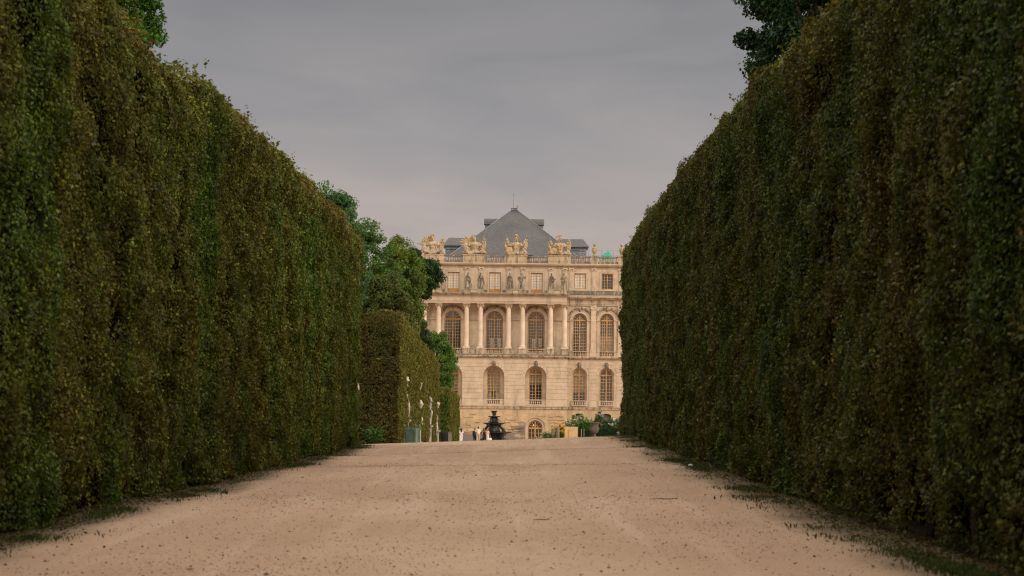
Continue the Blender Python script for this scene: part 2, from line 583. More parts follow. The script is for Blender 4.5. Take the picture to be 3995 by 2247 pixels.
# ================================================================== palace
PX, PY = -0.10, 271.0
palace = empty('palace', (PX, PY, 0), 0, 'long pale limestone palace with columned centre, arched windows and slate roof', 'palace')
GB = -6.0                      # foot of the walls
UC = -2.53                     # axis of the columned front
P_L, P_R = -12.56, 7.5         # its ends
COLS = [-12.11, -10.15, -6.34, -4.43, -0.60, 1.33, 5.16, 7.08]
BAYS = [-8.25, -2.53, 3.2]
WINGS_R = [9.19, 12.92, 16.65]
WINGS_L = [2 * UC - WINGS_R[0]]
W_R, W_L = 19.2, -17.4
YW = 2.0                       # set-back of the wings and of the upper walls

def wall_arch(mb, x0, x1, z0, z1, y, depth, ops, n=14):
    """front at y facing -Y; ops: (centre, half width, bottom, springing, rise)"""
    ops = sorted(ops)
    x = x0
    for c, h, zb, zs, rise in ops:
        if c - h > x + 1e-4:
            mb.quad((x, y, z0), (c - h, y, z0), (c - h, y, z1), (x, y, z1))
        if zb > z0 + 1e-4:
            mb.quad((c - h, y, z0), (c + h, y, z0), (c + h, y, zb), (c - h, y, zb))
            mb.quad((c - h, y, zb), (c + h, y, zb), (c + h, y + depth, zb), (c - h, y + depth, zb))
        pts = [(c - h * math.cos(PI * k / n), zs + rise * math.sin(PI * k / n)) for k in range(n + 1)] if rise > 0 else [(c - h, zs), (c + h, zs)]
        for (a, za), (b, zb2) in zip(pts[:-1], pts[1:]):
            mb.quad((a, y, za), (b, y, zb2), (b, y, z1), (a, y, z1))
            mb.quad((a, y, za), (a, y + depth, za), (b, y + depth, zb2), (b, y, zb2))
        mb.quad((c - h, y, zb), (c - h, y + depth, zb), (c - h, y + depth, zs), (c - h, y, zs))
        mb.quad((c + h, y + depth, zb), (c + h, y, zb), (c + h, y, zs), (c + h, y + depth, zs))
        x = c + h
    if x1 > x + 1e-4:
        mb.quad((x, y, z0), (x1, y, z0), (x1, y, z1), (x, y, z1))

def arch_outline(c, h, zb, zs, rise, n=16):
    if rise <= 0:
        return [(c - h, zb), (c + h, zb), (c + h, zs), (c - h, zs)]
    return [(c - h, zb), (c + h, zb)] + [(c + h * math.cos(PI * k / n), zs + rise * math.sin(PI * k / n)) for k in range(n + 1)]

def window(c, h, zb, zs, rise, y, cols=2, rows=7, transom=True, blind=None, panel=0.0, fr=0.11, label=None, fan=True, mull=0.085, bar=0.020):
    """french window: border, mullion, transom, glazing bars; glass and blind are pieces of it"""
    mb = MB()
    yb = y + 0.13
    # border
    if rise > 0:
        mb.ring(c, zs, h - fr, h, y, yb, 16) if abs(rise - h) < 0.02 else None
        if abs(rise - h) >= 0.02:
            n = 10
            for k in range(n):
                t0, t1 = PI * k / n, PI * (k + 1) / n
                o = [(c + r * math.cos(t), zs + (rise - (h - r)) * math.sin(t)) for r, t in ((h - fr, t0), (h, t0), (h, t1), (h - fr, t1))]
                mb.prism(o, y, yb)
    else:
        mb.box(c - h, c + h, y, yb, zs - fr, zs)
    mb.box(c - h, c - h + fr, y + .002, yb, zb, zs - (fr if rise <= 0 else 0))
    mb.box(c + h - fr, c + h, y + .002, yb, zb, zs - (fr if rise <= 0 else 0))
    mb.box(c - h + fr, c + h - fr, y, yb, zb, zb + fr)
    top = zs + rise - fr * 0.7 if rise > 0 else zs - fr
    mb.box(c - mull, c + mull, y - .02, yb, zb + fr, top)
    if transom:
        mb.box(c - h + fr, c - mull, y - .03, yb, zs - 0.10, zs + 0.09)
        mb.box(c + mull, c + h - fr, y - .03, yb, zs - 0.10, zs + 0.09)
    if panel > 0:
        mb.box(c - h + fr, c - mull, y + .02, yb, zb + fr, zb + panel)
        mb.box(c + mull, c + h - fr, y + .02, yb, zb + fr, zb + panel)
    w = mb.build('window', M['ochre'], palace)
    if label: w['label'] = label
    # glazing bars
    gb = MB()
    z0, z1 = zb + max(fr, panel), zs - (0.10 if transom else (fr if rise <= 0 else 0))
    for sgn in (-1, 1):
        a0, a1 = c + sgn * mull, c + sgn * (h - fr)
        for k in range(1, cols):
            x = a0 + (a1 - a0) * k / cols
            gb.box(x - bar * 1.1, x + bar * 1.1, y + .03, y + .085, z0, z1)
        for k in range(1, rows):
            z = z0 + (z1 - z0) * k / rows
            gb.box(min(a0, a1), max(a0, a1), y + .034, y + .081, z - bar, z + bar)
    if rise > 0 and fan:
        ri = rise - fr
        for ang in (30, 60, 120, 150):
            d = Vector((math.cos(R(ang)), 0, math.sin(R(ang))))
            p0 = Vector((c, y + .06, zs + .05)) + d * 0.38 * ri
            p1 = Vector((c, y + .06, zs)) + d * ri
            gb.tube([p0, p1], 0.024, 4)
        gb.ring(c, zs + .09, 0.36 * ri, 0.36 * ri + .045, y + .034, y + .081, 10)
    gb.build('glazing_bars', M['muntin'], w)
    g = MB()
    g.add([(x, y + .10, z) for x, z in arch_outline(c, h - .03, zb + .03, zs, max(0, rise - .03))], [tuple(range(len(arch_outline(c, h, zb, zs, rise))))])
    g.build('glass', M['glass'], w)
    if blind:
        mat, f0, f1 = blind          # between two heights of the lights
        hi = zs + rise - .06 if f1 > 1 else zb + (zs - zb) * f1
        lo = zb + (zs - zb) * f0
        bl = MB()
        if hi > zs and rise > 0:
            bl.add([(x, y + .19, max(z, lo)) for x, z in arch_outline(c, h - .05, lo, zs, rise - .05)], [tuple(range(len(arch_outline(c, h, zb, zs, rise))))])
        else:
            yo = y + (.112 if mat == 'curtain' else .19)
            bl.box(c - h + .05, c + h - .05, yo, yo + .015, lo, hi)
        bl.build('blind', M[mat], w)
    return w

BAL = [(.055, 0), (.085, .02), (.085, .06), (.045, .09), (.05, .14), (.085, .22), (.09, .28), (.06, .40), (.042, .50), (.06, .54), (.06, .58), (.085, .60), (.085, .66)]
def balusters(mb, x0, x1, y, z0, z1, n, r=1.0):
    k = (z1 - z0) / .66
    for i in range(n):
        x = x0 + (x1 - x0) * (i + .5) / n
        mb.lathe([(a * r, b * k) for a, b in BAL], (x, y, z0), 8)

def cornice(mb, x0, x1, yf, steps):
    """steps: (z0, z1, projection), butted vertically; returns to the wall at both ends"""
    for z0, z1, pr in steps:
        mb.box(x0 - pr, x1 + pr, yf - pr, yf + YW - .002, z0, z1)

# --- footing -------------------------------------------------------
f = MB()
wall_arch(f, P_L, P_R, GB, 0.11, 0.0, 0.55, [(UC, 1.36, GB, -2.35, 1.36), (3.2, 1.36, GB, -2.345, 1.36), (BAYS[0], 1.36, GB, -2.35, 1.36)])
for x0, x1 in ((P_L, P_L), (P_R, P_R)):
    f.quad((x0, 0, GB), (x0, YW, GB), (x0, YW, 0.11), (x0, 0, 0.11))
for x0, x1, ops in ((P_R, W_R, WINGS_R), (W_L, P_L, WINGS_L)):
    wall_arch(f, x0, x1, GB, 0.11, YW, 0.6, [(u, .68, -2.2, -0.62, 0.26) for u in ops], 8)
# bulging, eroded stones of the rough footing
rr = random.Random(4)
for k in range(170):
    u = rr.uniform(P_L + .3, P_R - .5)
    z = rr.uniform(-4.6, -0.6)
    w = rr.uniform(.5, 1.5)
    h = rr.uniform(.10, .26)
    if any(abs(u - b) < 1.5 + w / 2 and z < -.75 for b in BAYS):
        continue
    o = []
    m = 7
    for i in range(m):
        o.append((u + w * (i / (m - 1) - .5), z + rr.uniform(-.05, .04)))
    for i in range(m):
        o.append((u + w * (.5 - i / (m - 1)), z + h + rr.uniform(-.04, .05)))
    f.prism(o, -rr.uniform(.05, .14), 0.05)
f.build('footing_wall', M['rough'], palace)
for b in BAYS:
    fa = MB()
    fa.ring(b, -2.345, 1.0, 1.358, .16, .52, 18)
    fa.box(b - 1.358, b - 1.0, .16, .52, GB, -2.345)
    fa.box(b + 1.0, b + 1.358, .16, .52, GB, -2.345)
    fa.build('door_surround', M['smooth'], palace)
window(3.2, 1.0, GB, -2.42, 1.0, .36, cols=2, rows=6, label='ochre arched garden door standing in the footing')
window(UC, 1.0, GB, -2.42, 1.0, .36, cols=2, rows=6)
window(BAYS[0], 1.0, GB, -2.42, 1.0, .36, cols=2, rows=6)
lamp_bulb = MB().ell((2.98, .75, -2.02), (.07, .07, .06), nu=8, nv=6)
lm = mat_new('lit_lamp')
t = NT(lm)
t.out(t.n('ShaderNodeEmission', ins={0: (1.0, .55, .2, 1), 1: 6.0}).outputs[0])
lb = lamp_bulb.build('hall_lamp', lm, palace)
MB().box(UC - 7, UC + 7, 2.6, 2.65, GB, -1.0).build('hall_interior', M['room'], palace)
for u in WINGS_R[:2] + WINGS_L:
    g = MB()
    g.box(u - .68, u + .68, YW + .45, YW + .5, -2.2, -.36)
    wv = g.build('cellar_window', M['dark'], palace)
    g = MB()
    for k in range(1, 6):
        x = u - .68 + 1.36 * k / 6
        g.box(x - .025, x + .025, YW + .2, YW + .25, -2.2, -.40)
    g.build('grille', M['lead'], wv)

# --- string course -------------------------------------------------
s = MB()
cornice(s, P_L, P_R, 0.0, [(.11, .20, .05), (.20, .44, .11), (.44, .52, .17)])
for a, b in ((P_R + .172, W_R), (W_L, P_L - .172)):
    s.box(a, b, YW - .05, YW + .3, .113, .19)
    s.box(a, b, YW - .10, YW + .3, .19, .42)
    s.box(a, b, YW - .15, YW + .3, .42, .49)
s.build('string_course', M['weathered'], palace)

# --- ground floor ---------------------------------------------------
gf = MB()
OP_P = [(u, 1.44, .71, 4.59, 1.44) for u in BAYS]
OP_W = lambda us: [(u, 1.06, .66, 4.85, 1.06) for u in us]
wall_arch(gf, P_L + .04, P_R - .04, .5, 7.10, 0.04, 0.85, OP_P, 18)
for x0 in (P_L + .04, P_R - .04):
    gf.quad((x0, .04, .5), (x0, YW + .05, .5), (x0, YW + .05, 7.1), (x0, .04, 7.1))
wall_arch(gf, P_R - .03, W_R, .47, 7.05, YW + .04, 0.35, OP_W(WINGS_R), 18)
wall_arch(gf, W_L, P_L + .03, .47, 7.05, YW + .04, 0.35, OP_W(WINGS_L), 18)
# inner wall of the deep arches
for u in BAYS:
    wall_arch(gf, u - 1.5, u + 1.5, .6, 6.2, .89, .35, [(u, .90, .71, 4.92, .90)], 14)
for u in WINGS_R + WINGS_L:
    wall_arch(gf, u - 1.1, u + 1.1, .55, 6.1, YW + .39, .25, [(u, .88, .66, 4.90, .88)], 14)
gf.build('ground_floor_wall', M['stone'], palace)

# banded stone courses, standing 3.5 cm proud so the joints are real grooves
def courses(mb, x0, x1, y, zlist, ops, margin):
    gap = 0.03
    for z0, z1 in zip(zlist[:-1], zlist[1:]):
        a, b = z0 + gap / 2, z1 - gap / 2
        spans = [(x0, x1)]
        for c, h, zb, zs, rise in ops:
            zz = a
            if zz < zs: half = h
            elif zz < zs + rise: half = h * math.sqrt(max(0, 1 - ((zz - zs) / rise) ** 2))
            else: half = 0
            half = max(half, 0) + (margin if zz < zs + rise + .05 else 0)
            if half <= 0: continue
            ns = []
            for p, q in spans:
                if c + half <= p or c - half >= q: ns.append((p, q)); continue
                if c - half > p + .05: ns.append((p, c - half))
                if c + half < q - .05: ns.append((c + half, q))
            spans = ns
        for p, q in spans:
            mb.box(p, q, y, y + .036, a, b)
cs = MB()
zl = [.53, 1.52] + [2.35 + .50 * k for k in range(10)]
courses(cs, P_L, P_R, 0.004, zl, OP_P, .02)
zw = [.50, 1.45] + [2.30 + .50 * k for k in range(10)]
courses(cs, P_R + .05, W_R, YW + .004, zw, OP_W(WINGS_R), .30)
courses(cs, W_L, P_L - .05, YW + .004, zw, OP_W(WINGS_L), .30)
cs.build('banded_stonework', M['smooth'], palace)
# voussoirs round the arches, radiating
for ops, y, wd in ((OP_P, 0.0, .36), (OP_W(WINGS_R) + OP_W(WINGS_L), YW, .30)):
    for c, h, zb, zs, rise in ops:
        vo = MB()
        n = 11
        for k in range(n):
            t0 = PI * k / n + .012
            t1 = PI * (k + 1) / n - .012
            vo.ring(c, zs, h + .004, h + wd, y - .012, y + .034, 2, t0, t1)
        vo.build('voussoirs', M['smooth'], palace)
for us, y, zt in ((BAYS, 0.0, 6.30), (WINGS_R[:2], YW, 6.22)):
    for u in us:      # carved heads on the keystones
        k = MB()
        k.ell((u, y - .10, zt + .05), (.17, .17, .25))
        k.ell((u, y - .24, zt + .02), (.05, .08, .08))
        for sgn in (-1, 1):
            k.ell((u + sgn * .17, y - .05, zt + .12), (.12, .13, .2))
            k.ell((u + sgn * .07, y - .21, zt + .10), (.04, .05, .04))
            k.tube([(u + sgn * .14, y - .03, zt - .1), (u + sgn * .24, y - .03, zt - .28), (u + sgn * .12, y - .03, zt - .40)], [.08, .07, .03], 6)
        k.ell((u, y - .08, zt + .33), (.2, .13, .10))
        k.ell((u, y - .16, zt - .20), (.10, .10, .12))
        k.remesh('keystone_mask', M['sooty'], palace, .028)

# --- ground floor windows --------------------------------------------
window(BAYS[0], .90, .71, 4.92, .90, 1.02, cols=2, rows=9, blind=('blind', .42, 1.2), fan=False)
window(BAYS[1], .90, .71, 4.92, .90, 1.02, cols=2, rows=9, blind=('blind', .44, 1.2), fan=False, label='arched ground floor window with a tan blind over white frames')
window(BAYS[2], .90, .71, 4.92, .90, 1.02, cols=2, rows=9, blind=('blind', .70, 1.2), fan=False)
window(WINGS_R[0], .88, .66, 4.90, .88, YW + .48, cols=2, rows=9, blind=('blind', .46, 1.2), fan=False, label='arched ground floor window with its tan blind drawn halfway')
window(WINGS_R[1], .88, .66, 4.90, .88, YW + .48, cols=2, rows=9, fan=False)
window(WINGS_R[2], .88, .66, 4.90, .88, YW + .48, cols=2, rows=9, fan=False)
for u in WINGS_L:
    window(u, .88, .66, 4.90, .88, YW + .48, cols=2, rows=9, fan=False)
ri = MB()
ri.box(P_L + .1, P_R - .1, 4.2, 4.25, .5, 7.0)
ri.box(P_R + .1, W_R, 5.4, 5.45, .5, 7.0)
ri.box(W_L, P_L - .1, 5.4, 5.45, .5, 7.0)
ri.box(W_L, W_R, 5.9, 5.95, 7.5, 14.4)
ri.box(W_L, W_R, 5.9, 5.95, 15.9, 20.0)
for a in (.45, 7.2, 15.0):
    ri.box(W_L, W_R, 2.9, 5.9, a, a + .05)
ri.build('room_interior', M['room'], palace)
# white panels inside behind the glass, some painted as daylight
for u in (UC - .5, UC + .55):
    inn = MB()
    for k in range(3):
        inn.box(u - .28, u + .22, 1.6, 1.64, 1.35 + .42 * k, 1.70 + .42 * k)
    inn.build('white_panels', M['paper'], palace)
for u, z in ((UC - .55, 8.6), (UC + .45, 8.6), (3.2 - .55, 8.6), (3.2 + .35, 8.7)):  # daylight from windows across the room, painted as white boards
    inn = MB()
    for k in range(2):
        for j in range(3):
            inn.box(u + k * .26, u + .21 + k * .26, 3.0, 3.03, z + j * .42, z + j * .42 + .36)
    inn.build('painted_far_daylight', M['paper'], palace)

# little balustrades before the ground floor windows
for us, y, h in ((BAYS, .30, .90), (WINGS_R + WINGS_L, YW - .02, .88)):
    for u in us:
        b = MB()
        if y < 1:
            b.box(u - 1.44, u + 1.44, y - .12, y + .14, .712, .82)
            b.box(u - 1.44, u - h, y - .10, y + .12, .82, 1.36)
            b.box(u + h, u + 1.44, y - .10, y + .12, .82, 1.36)
            b.box(u - 1.44, u + 1.44, y - .14, y + .16, 1.36, 1.47)
        else:
            b.box(u - 1.05, u + 1.05, y - .12, y + .14, .672, .78)
            b.box(u - 1.05, u - h, y - .10, y + .12, .78, 1.30)
            b.box(u + h, u + 1.05, y - .10, y + .12, .78, 1.30)
            b.box(u - 1.05, u + 1.05, y - .14, y + .16, 1.30, 1.41)
        balusters(b, u - h, u + h, y + .01, .815 if y < 1 else .775, 1.37 if y < 1 else 1.31, 7)
        b.build('window_balustrade', M['smooth'], palace)

# --- first floor cornice, pedestals and balustrades --------------------
s = MB()
cornice(s, P_L, P_R, 0.0, [(7.08, 7.18, .06), (7.18, 7.30, .20), (7.30, 7.42, .30)])
for a, b in ((P_R + .302, W_R), (W_L, P_L - .302)):
    s.box(a, b, YW - .06, YW + .3, 7.03, 7.13)
    s.box(a, b, YW - .18, YW + .3, 7.13, 7.25)
    s.box(a, b, YW - .28, YW + .3, 7.25, 7.36)
s.build('floor_cornice', M['weathered'], palace)
s = MB()
s.box(P_L - .02, P_R + .02, -.02, YW + .1, 7.42, 7.62)
s.build('terrace_step', M['sooty'], palace)
for a, b in ((0, 1), (2, 3), (4, 5), (6, 7)):
    pe = MB()
    for c in (COLS[a], COLS[b]):
        pe.box(c - .50, c + .50, .05, 1.1, 7.62, 8.28)
        pe.box(c - .54, c + .54, .01, 1.14, 8.28, 8.40)
    pe.box(COLS[a] + .54, COLS[b] - .54, .25, 1.0, 7.62, 8.14)
    pe.build('column_pedestal', M['weathered'], palace)
for u in BAYS:
    b = MB()
    b.box(u - 1.40, u + 1.40, .22, .50, 7.622, 7.74)
    b.box(u - 1.40, u - 1.14, .24, .48, 7.74, 8.26)
    b.box(u + 1.14, u + 1.40, .24, .48, 7.74, 8.26)
    b.box(u - 1.40, u + 1.40, .20, .52, 8.26, 8.38)
    balusters(b, u - 1.14, u + 1.14, .36, 7.735, 8.27, 9)
    b.build('terrace_balustrade', M['weathered'], palace)
for u in WINGS_R + WINGS_L:
    b = MB()
    b.box(u - 1.40, u + 1.40, YW - .24, YW + .05, 7.362, 7.50)
    b.box(u - 1.40, u - .95, YW - .22, YW + .03, 7.50, 8.06)
    b.box(u + .95, u + 1.40, YW - .22, YW + .03, 7.50, 8.06)
    b.box(u - 1.40, u + 1.40, YW - .26, YW + .05, 8.06, 8.18)
    balusters(b, u - .95, u + .95, YW - .10, 7.495, 8.07, 8)
    b.build('window_balustrade', M['weathered'], palace)

# --- first floor wall --------------------------------------------------
w1 = MB()
OP1 = [(u, 1.15, 8.0, 12.40, 1.15) for u in BAYS]
OP1W = [(u, .96, 7.8, 12.42, .96) for u in WINGS_R + WINGS_L]
wall_arch(w1, W_L, W_R, 7.36, 15.0, YW, .45, OP1 + OP1W, 18)
w1.build('first_floor_wall', M['stone'], palace)
for u in BAYS:
    ar = MB()
    ar.ring(u, 12.40, 1.155, 1.54, YW - .10, YW + .05, 20)
    ar.ring(u, 12.40, 1.54, 1.60, YW - .14, YW + .05, 20)
    for sgn in (-1, 1):
        ar.box(u + sgn * 1.37 - .20, u + sgn * 1.37 + .20, YW - .07, YW + .05, 7.64, 12.28)
    ar.build('window_surround', M['smooth'], palace)
for u in WINGS_R + WINGS_L:
    ar = MB()
    ar.ring(u, 12.42, .965, 1.30, YW - .10, YW + .05, 20)
    ar.ring(u, 12.42, 1.30, 1.36, YW - .14, YW + .05, 20)
    for sgn in (-1, 1):
        ar.box(u + sgn * 1.15 - .17, u + sgn * 1.15 + .17, YW - .07, YW + .05, 7.4, 12.30)
    ar.build('window_surround', M['smooth'], palace)
edges = [W_L] + [e for u in sorted(WINGS_L) for e in (u - 1.0, u + 1.0)] + [e for u in BAYS for e in (u - 1.2, u + 1.2)] + [e for u in WINGS_R for e in (u - 1.0, u + 1.0)] + [W_R]
for a, b in zip(edges[0::2], edges[1::2]):
    im = MB()
    im.box(a, b, YW - .13, YW + .04, 12.282, 12.36)
    im.box(a, b, YW - .18, YW + .04, 12.36, 12.44)
    im.build('impost_band', M['smooth'], palace)
# carved spandrels: leafy scrolls beside each arch
rr = random.Random(9)
for us, h, zs in ((BAYS, 1.62, 12.40), (WINGS_R[:2], 1.38, 12.42)):
    for u in us:
        sp = MB()
        for sgn in (-1, 1):
            for k in range(11):
                a = R(38 + 5.2 * k)
                rad = h + .12 + rr.uniform(0, .28)
                x = u + sgn * rad * math.cos(a)
                z = min(zs + rad * math.sin(a), 14.25)
                sp.ell((x, YW - .03, z), (rr.uniform(.07, .15), .10, rr.uniform(.07, .13)), Matrix.Rotation(rr.uniform(-1, 1), 3, 'Y'), 6, 5)
            sp.tube([(u + sgn * .2, YW - .04, zs + h + .10), (u + sgn * .7, YW - .05, zs + h + .12), (u + sgn * 1.15, YW - .05, zs + h - .2), (u + sgn * 1.5, YW - .04, zs + h - .75)], [.08, .09, .10, .05], 6)
        sp.ell((u, YW - .12, zs + h + .02), (.2, .16, .26), None, 8, 6)
        sp.build('spandrel_carving', M['statue'], palace)
# wing pilasters
for u in [(WINGS_R[0] + WINGS_R[1]) / 2, (WINGS_R[1] + WINGS_R[2]) / 2, W_L + 1.1]:
    pl = MB()
    pl.box(u - .32, u + .32, YW - .22, YW + .02, 8.42, 13.85)
    pl.box(u - .40, u + .40, YW - .28, YW + .02, 8.0, 8.42)
    pl.box(u - .46, u + .46, YW - .26, YW + .02, 7.40, 8.0)
    for sgn in (-1, 1):
        pl.tube([(u + sgn * .30, YW - .34, 14.08), (u + sgn * .30, YW - .02, 14.08)], .16, 10)
    pl.box(u - .34, u + .34, YW - .28, YW + .02, 13.85, 14.22)
    pl.box(u - .42, u + .42, YW - .32, YW + .02, 14.222, 14.40)
    pl.build('wing_pilaster', M['smooth'], palace)

for i, u in enumerate(BAYS):
    window(u, 1.13, 8.02, 12.40, 1.13, YW + .20, cols=3, rows=10)
window(WINGS_R[0], .94, 7.82, 12.42, .94, YW + .20, cols=3, rows=10)
window(WINGS_R[1], .94, 7.82, 12.42, .94, YW + .20, cols=3, rows=10, blind=('blind', 0, .55), label='arched first floor window with a tan blind over its lower half')
window(WINGS_R[2], .94, 7.82, 12.42, .94, YW + .20, cols=3, rows=10)
for u in WINGS_L:
    window(u, .94, 7.82, 12.42, .94, YW + .20, cols=3, rows=10)

# --- columns --------------------------------------------------------------
def column():
    c = MB()
    prof = [(.40, .18), (.42, .22), (.42, .27), (.36, .30), (.385, .34), (.385, .38), (.345, .42), (.335, .55)]
    for k in range(9):
        t = k / 8
        prof.append((.335 - .050 * t * t, .55 + 4.83 * t))
    prof += [(.315, 5.40), (.315, 5.45), (.285, 5.47)]
    c.lathe(prof, (0, 0, 0), 24)
    c.box(-.45, .45, -.45, .45, 0, .18)
    o = c.build('column', M['column'], palace)
    k = MB()
    k.lathe([(.29, 5.44), (.38, 5.58), (.38, 5.66), (.30, 5.70)], (0, 0, 0), 16)
    for sy in (-1, 1):
        for sx in (-1, 1):
            # volutes
            ctr = Vector((sx * .34, sy * .27, 5.60))
            k.tube([ctr + Vector((0, -.10, 0)), ctr + Vector((0, .10, 0))], .155, 12)
            k.tube([ctr + Vector((0, -.14, 0)), ctr + Vector((0, .14, 0))], .06, 8)
            k.tube([(sx * .34, sy * .27, 5.47), (sx * .30, sy * .27, 5.30), (sx * .2, sy * .29, 5.24)], [.05, .06, .04], 6)
    k.ell((0, -.34, 5.68), (.10, .08, .08), None, 8, 6)
    k.box(-.46, .46, -.42, .42, 5.72, 5.80)
    k.box(-.50, .50, -.46, .46, 5.80, 5.90)
    k.build('capital', M['trophy'], o)
    return o
c0 = column()
c0.location = (COLS[0], .56, 8.40)
c0.scale = (1, 1, 6.12 / 5.90)
for u in COLS[1:]:
    c = copy_tree(c0, palace)
    c.location = (u, .56, 8.40)

# --- entablature over the columns ------------------------------------------
e = MB()
EL, ER = P_L + .06, P_R - .06
e.box(EL + .12, ER - .12, .16, YW, 14.52, 14.66)
e.box(EL + .09, ER - .09, .13, YW, 14.66, 14.82)
e.box(EL + .02, ER - .02, .06, YW, 14.82, 14.92)
e.box(EL + .11, ER - .11, .15, YW, 14.92, 15.50)
e.box(EL + .02, ER - .02, .06, YW, 15.50, 15.58)
e.build('entablature', M['smooth'], palace)
e = MB()
for k in range(int((ER - EL) / .30) + 2):
    x = EL - .1 + .30 * k
    e.box(x, x + .17, -.16, .06, 15.582, 15.72)
e.box(EL - .16, ER + .16, -.12, YW, 15.722, 15.80)
e.box(EL - .26, ER + .26, -.24, YW, 15.80, 15.90)
e.box(EL - .30, ER + .30, -.30, YW, 15.90, 15.97)
e.build('dentil_cornice', M['weathered'], palace)
for a, b in ((ER + .32, W_R), (W_L, EL - .32)):
    e = MB()
    e.box(a, b, YW - .14, YW + .1, 14.42, 14.60)
    e.box(a, b, YW - .17, YW + .1, 14.60, 14.76)
    e.box(a, b, YW - .10, YW + .1, 14.76, 15.26)
    for k in range(int((b - a) / .30)):
        x = a + .30 * k
        e.box(x, x + .17, YW - .38, YW - .1, 15.262, 15.40)
    e.box(a, b, YW - .34, YW + .1, 15.402, 15.50)
    e.box(a, b, YW - .46, YW + .1, 15.50, 15.66)
    e.build('wing_entablature', M['weathered'], palace)

# --- attic ---------------------------------------------------------------------
AW = BAYS
at = MB()
ops = [(u, .80, 15.97, 18.86, 0) for u in BAYS] + [(u, .79, 16.70, 18.84, 0) for u in WINGS_R + WINGS_L]
wall_arch(at, W_L, W_R, 15.0, 20.2, YW, .35, ops)
at.build('attic_wall', M['smooth'], palace)
xs = [W_L] + [e for u in sorted(BAYS) for e in (u - 1.1, u + 1.1)] + [W_R]
for a, b in zip(xs[0::2], xs[1::2]):
    MB().box(a, b, YW - .12, YW + .02, 15.972, 16.45).build('attic_plinth', M['sooty'], palace)
for u in BAYS + WINGS_R + WINGS_L:
    fr = MB()
    zb = 16.0 if u in BAYS else 16.70
    zt = 18.86
    for q, (a, d) in enumerate(((.02, .20), (.22, .30))):
        pr = .07 - .03 * q
        fr.box(u - .80 - d, u - .80 - a, YW - pr, YW + .02, zb - (.10 if u not in BAYS else 0), zt + a)
        fr.box(u + .80 + a, u + .80 + d, YW - pr, YW + .02, zb - (.10 if u not in BAYS else 0), zt + a)
        fr.box(u - .80 - d, u + .80 + d, YW - pr, YW + .02, zt + a, zt + d)
    if u not in BAYS:
        fr.box(u - 1.12, u + 1.12, YW - .16, YW + .02, 16.48, 16.60)
        fr.box(u - .95, u + .95, YW - .10, YW + .02, 16.60, 16.695)
    fr.build('attic_window_surround', M['smooth'], palace)
for i, u in enumerate(BAYS):
    window(u, .78, 15.99, 18.84, 0, YW + .14, cols=2, rows=6, transom=False, blind=('curtain', 0.16, 1.0), panel=.62, fr=.08, mull=.06, bar=.016)
for i, u in enumerate(WINGS_R + WINGS_L):
    window(u, .77, 16.72, 18.82, 0, YW + .14, cols=2, rows=5, transom=False, blind=None if i == 1 else ('curtain', 0.02, 1.0), fr=.08, mull=.06, bar=.016,
           label='small attic window with dark bare panes' if i == 1 else None)
# attic pilasters with little capitals, over every column and wing pilaster
for u in COLS + [(WINGS_R[0] + WINGS_R[1]) / 2, (WINGS_R[1] + WINGS_R[2]) / 2, 8.0, -13.0]:
    pp = MB()
    pp.box(u - .30, u + .30, YW - .09, YW + .02, 16.46, 19.30)
    pp.box(u - .20, u + .20, YW - .11, YW + .02, 16.9, 19.1)
    pp.box(u - .36, u + .36, YW - .16, YW + .02, 19.42, 19.56)
    for sgn in (-1, 1):
        pp.tube([(u + sgn * .27, YW - .17, 19.36), (u + sgn * .27, YW, 19.36)], .11, 8)
    for k in range(4):
        pp.ell((u - .15 + .10 * k, YW - .10, 19.20), (.05, .06, .14), None, 6, 5)
    pp.build('attic_pilaster', M['smooth'], palace)
sw = MB()
rr = random.Random(5)
u = W_L + .3
while u < W_R:           # swag frieze
    sw.tube([(u, YW - .03, 19.72), (u + .22, YW - .06, 19.60), (u + .44, YW - .03, 19.72)], [.03, .06, .03], 5)
    u += .52
sw.build('swag_frieze', M['trophy'], palace)
s = MB()
s.box(W_L, W_R, YW - .08, YW + .02, 19.56, 19.61)
s.box(W_L, W_R, YW - .12, YW + .3, 19.80, 19.90)
s.box(W_L, W_R, YW - .34, YW + .3, 19.90, 20.02)
s.box(W_L, W_R, YW - .42, YW + .3, 20.02, 20.15)
s.build('attic_cornice', M['smooth'], palace)

# --- roof balustrade ----------------------------------------------------------
PED = [(-11.18, 1.62), (-5.43, 1.55), (.31, 1.57), (6.31, 1.57)]      # trophies stand here
SMALL = [(11.12, .48), (14.87, .48), (-16.6, .48)]
for u, h in PED:
    pb = MB()
    pb.box(u - h, u + h, YW - .10, YW + 1.4, 20.152, 21.18)
    pb.box(u - h - .05, u + h + .05, YW - .16, YW + 1.45, 21.18, 21.30)
    pb.box(u - h + .25, u + h - .25, YW - .13, YW, 20.45, 21.0)
    pb.build('roof_pedestal', M['weathered'], palace)
for u, h in SMALL:
    pb = MB()
    pb.box(u - h, u + h, YW - .10, YW + .7, 20.152, 21.18)
    pb.box(u - h - .05, u + h + .05, YW - .16, YW + .75, 21.18, 21.30)
    pb.build('roof_pedestal', M['weathered'], palace)
allp = sorted(PED + SMALL)
segs = []
for (a, ha), (b, hb) in zip(allp[:-1], allp[1:]):
    segs.append((a + ha + .05, b - hb - .05))
segs.append((15.53, W_R))
for a, b in segs:
    q = MB()
    q.box(a, b, YW + .02, YW + .40, 20.153, 20.52)
    q.box(a, b, YW + .0, YW + .42, 21.04, 21.22)
    qo = q.build('roof_balustrade', M['sooty'], palace)
    q = MB()
    balusters(q, a + .05, b - .05, YW + .21, 20.515, 21.045, max(4, int((b - a) / .235)), 1.0)
    q.build('balusters', M['marble'] if b < 6 else M['smooth'], qo)

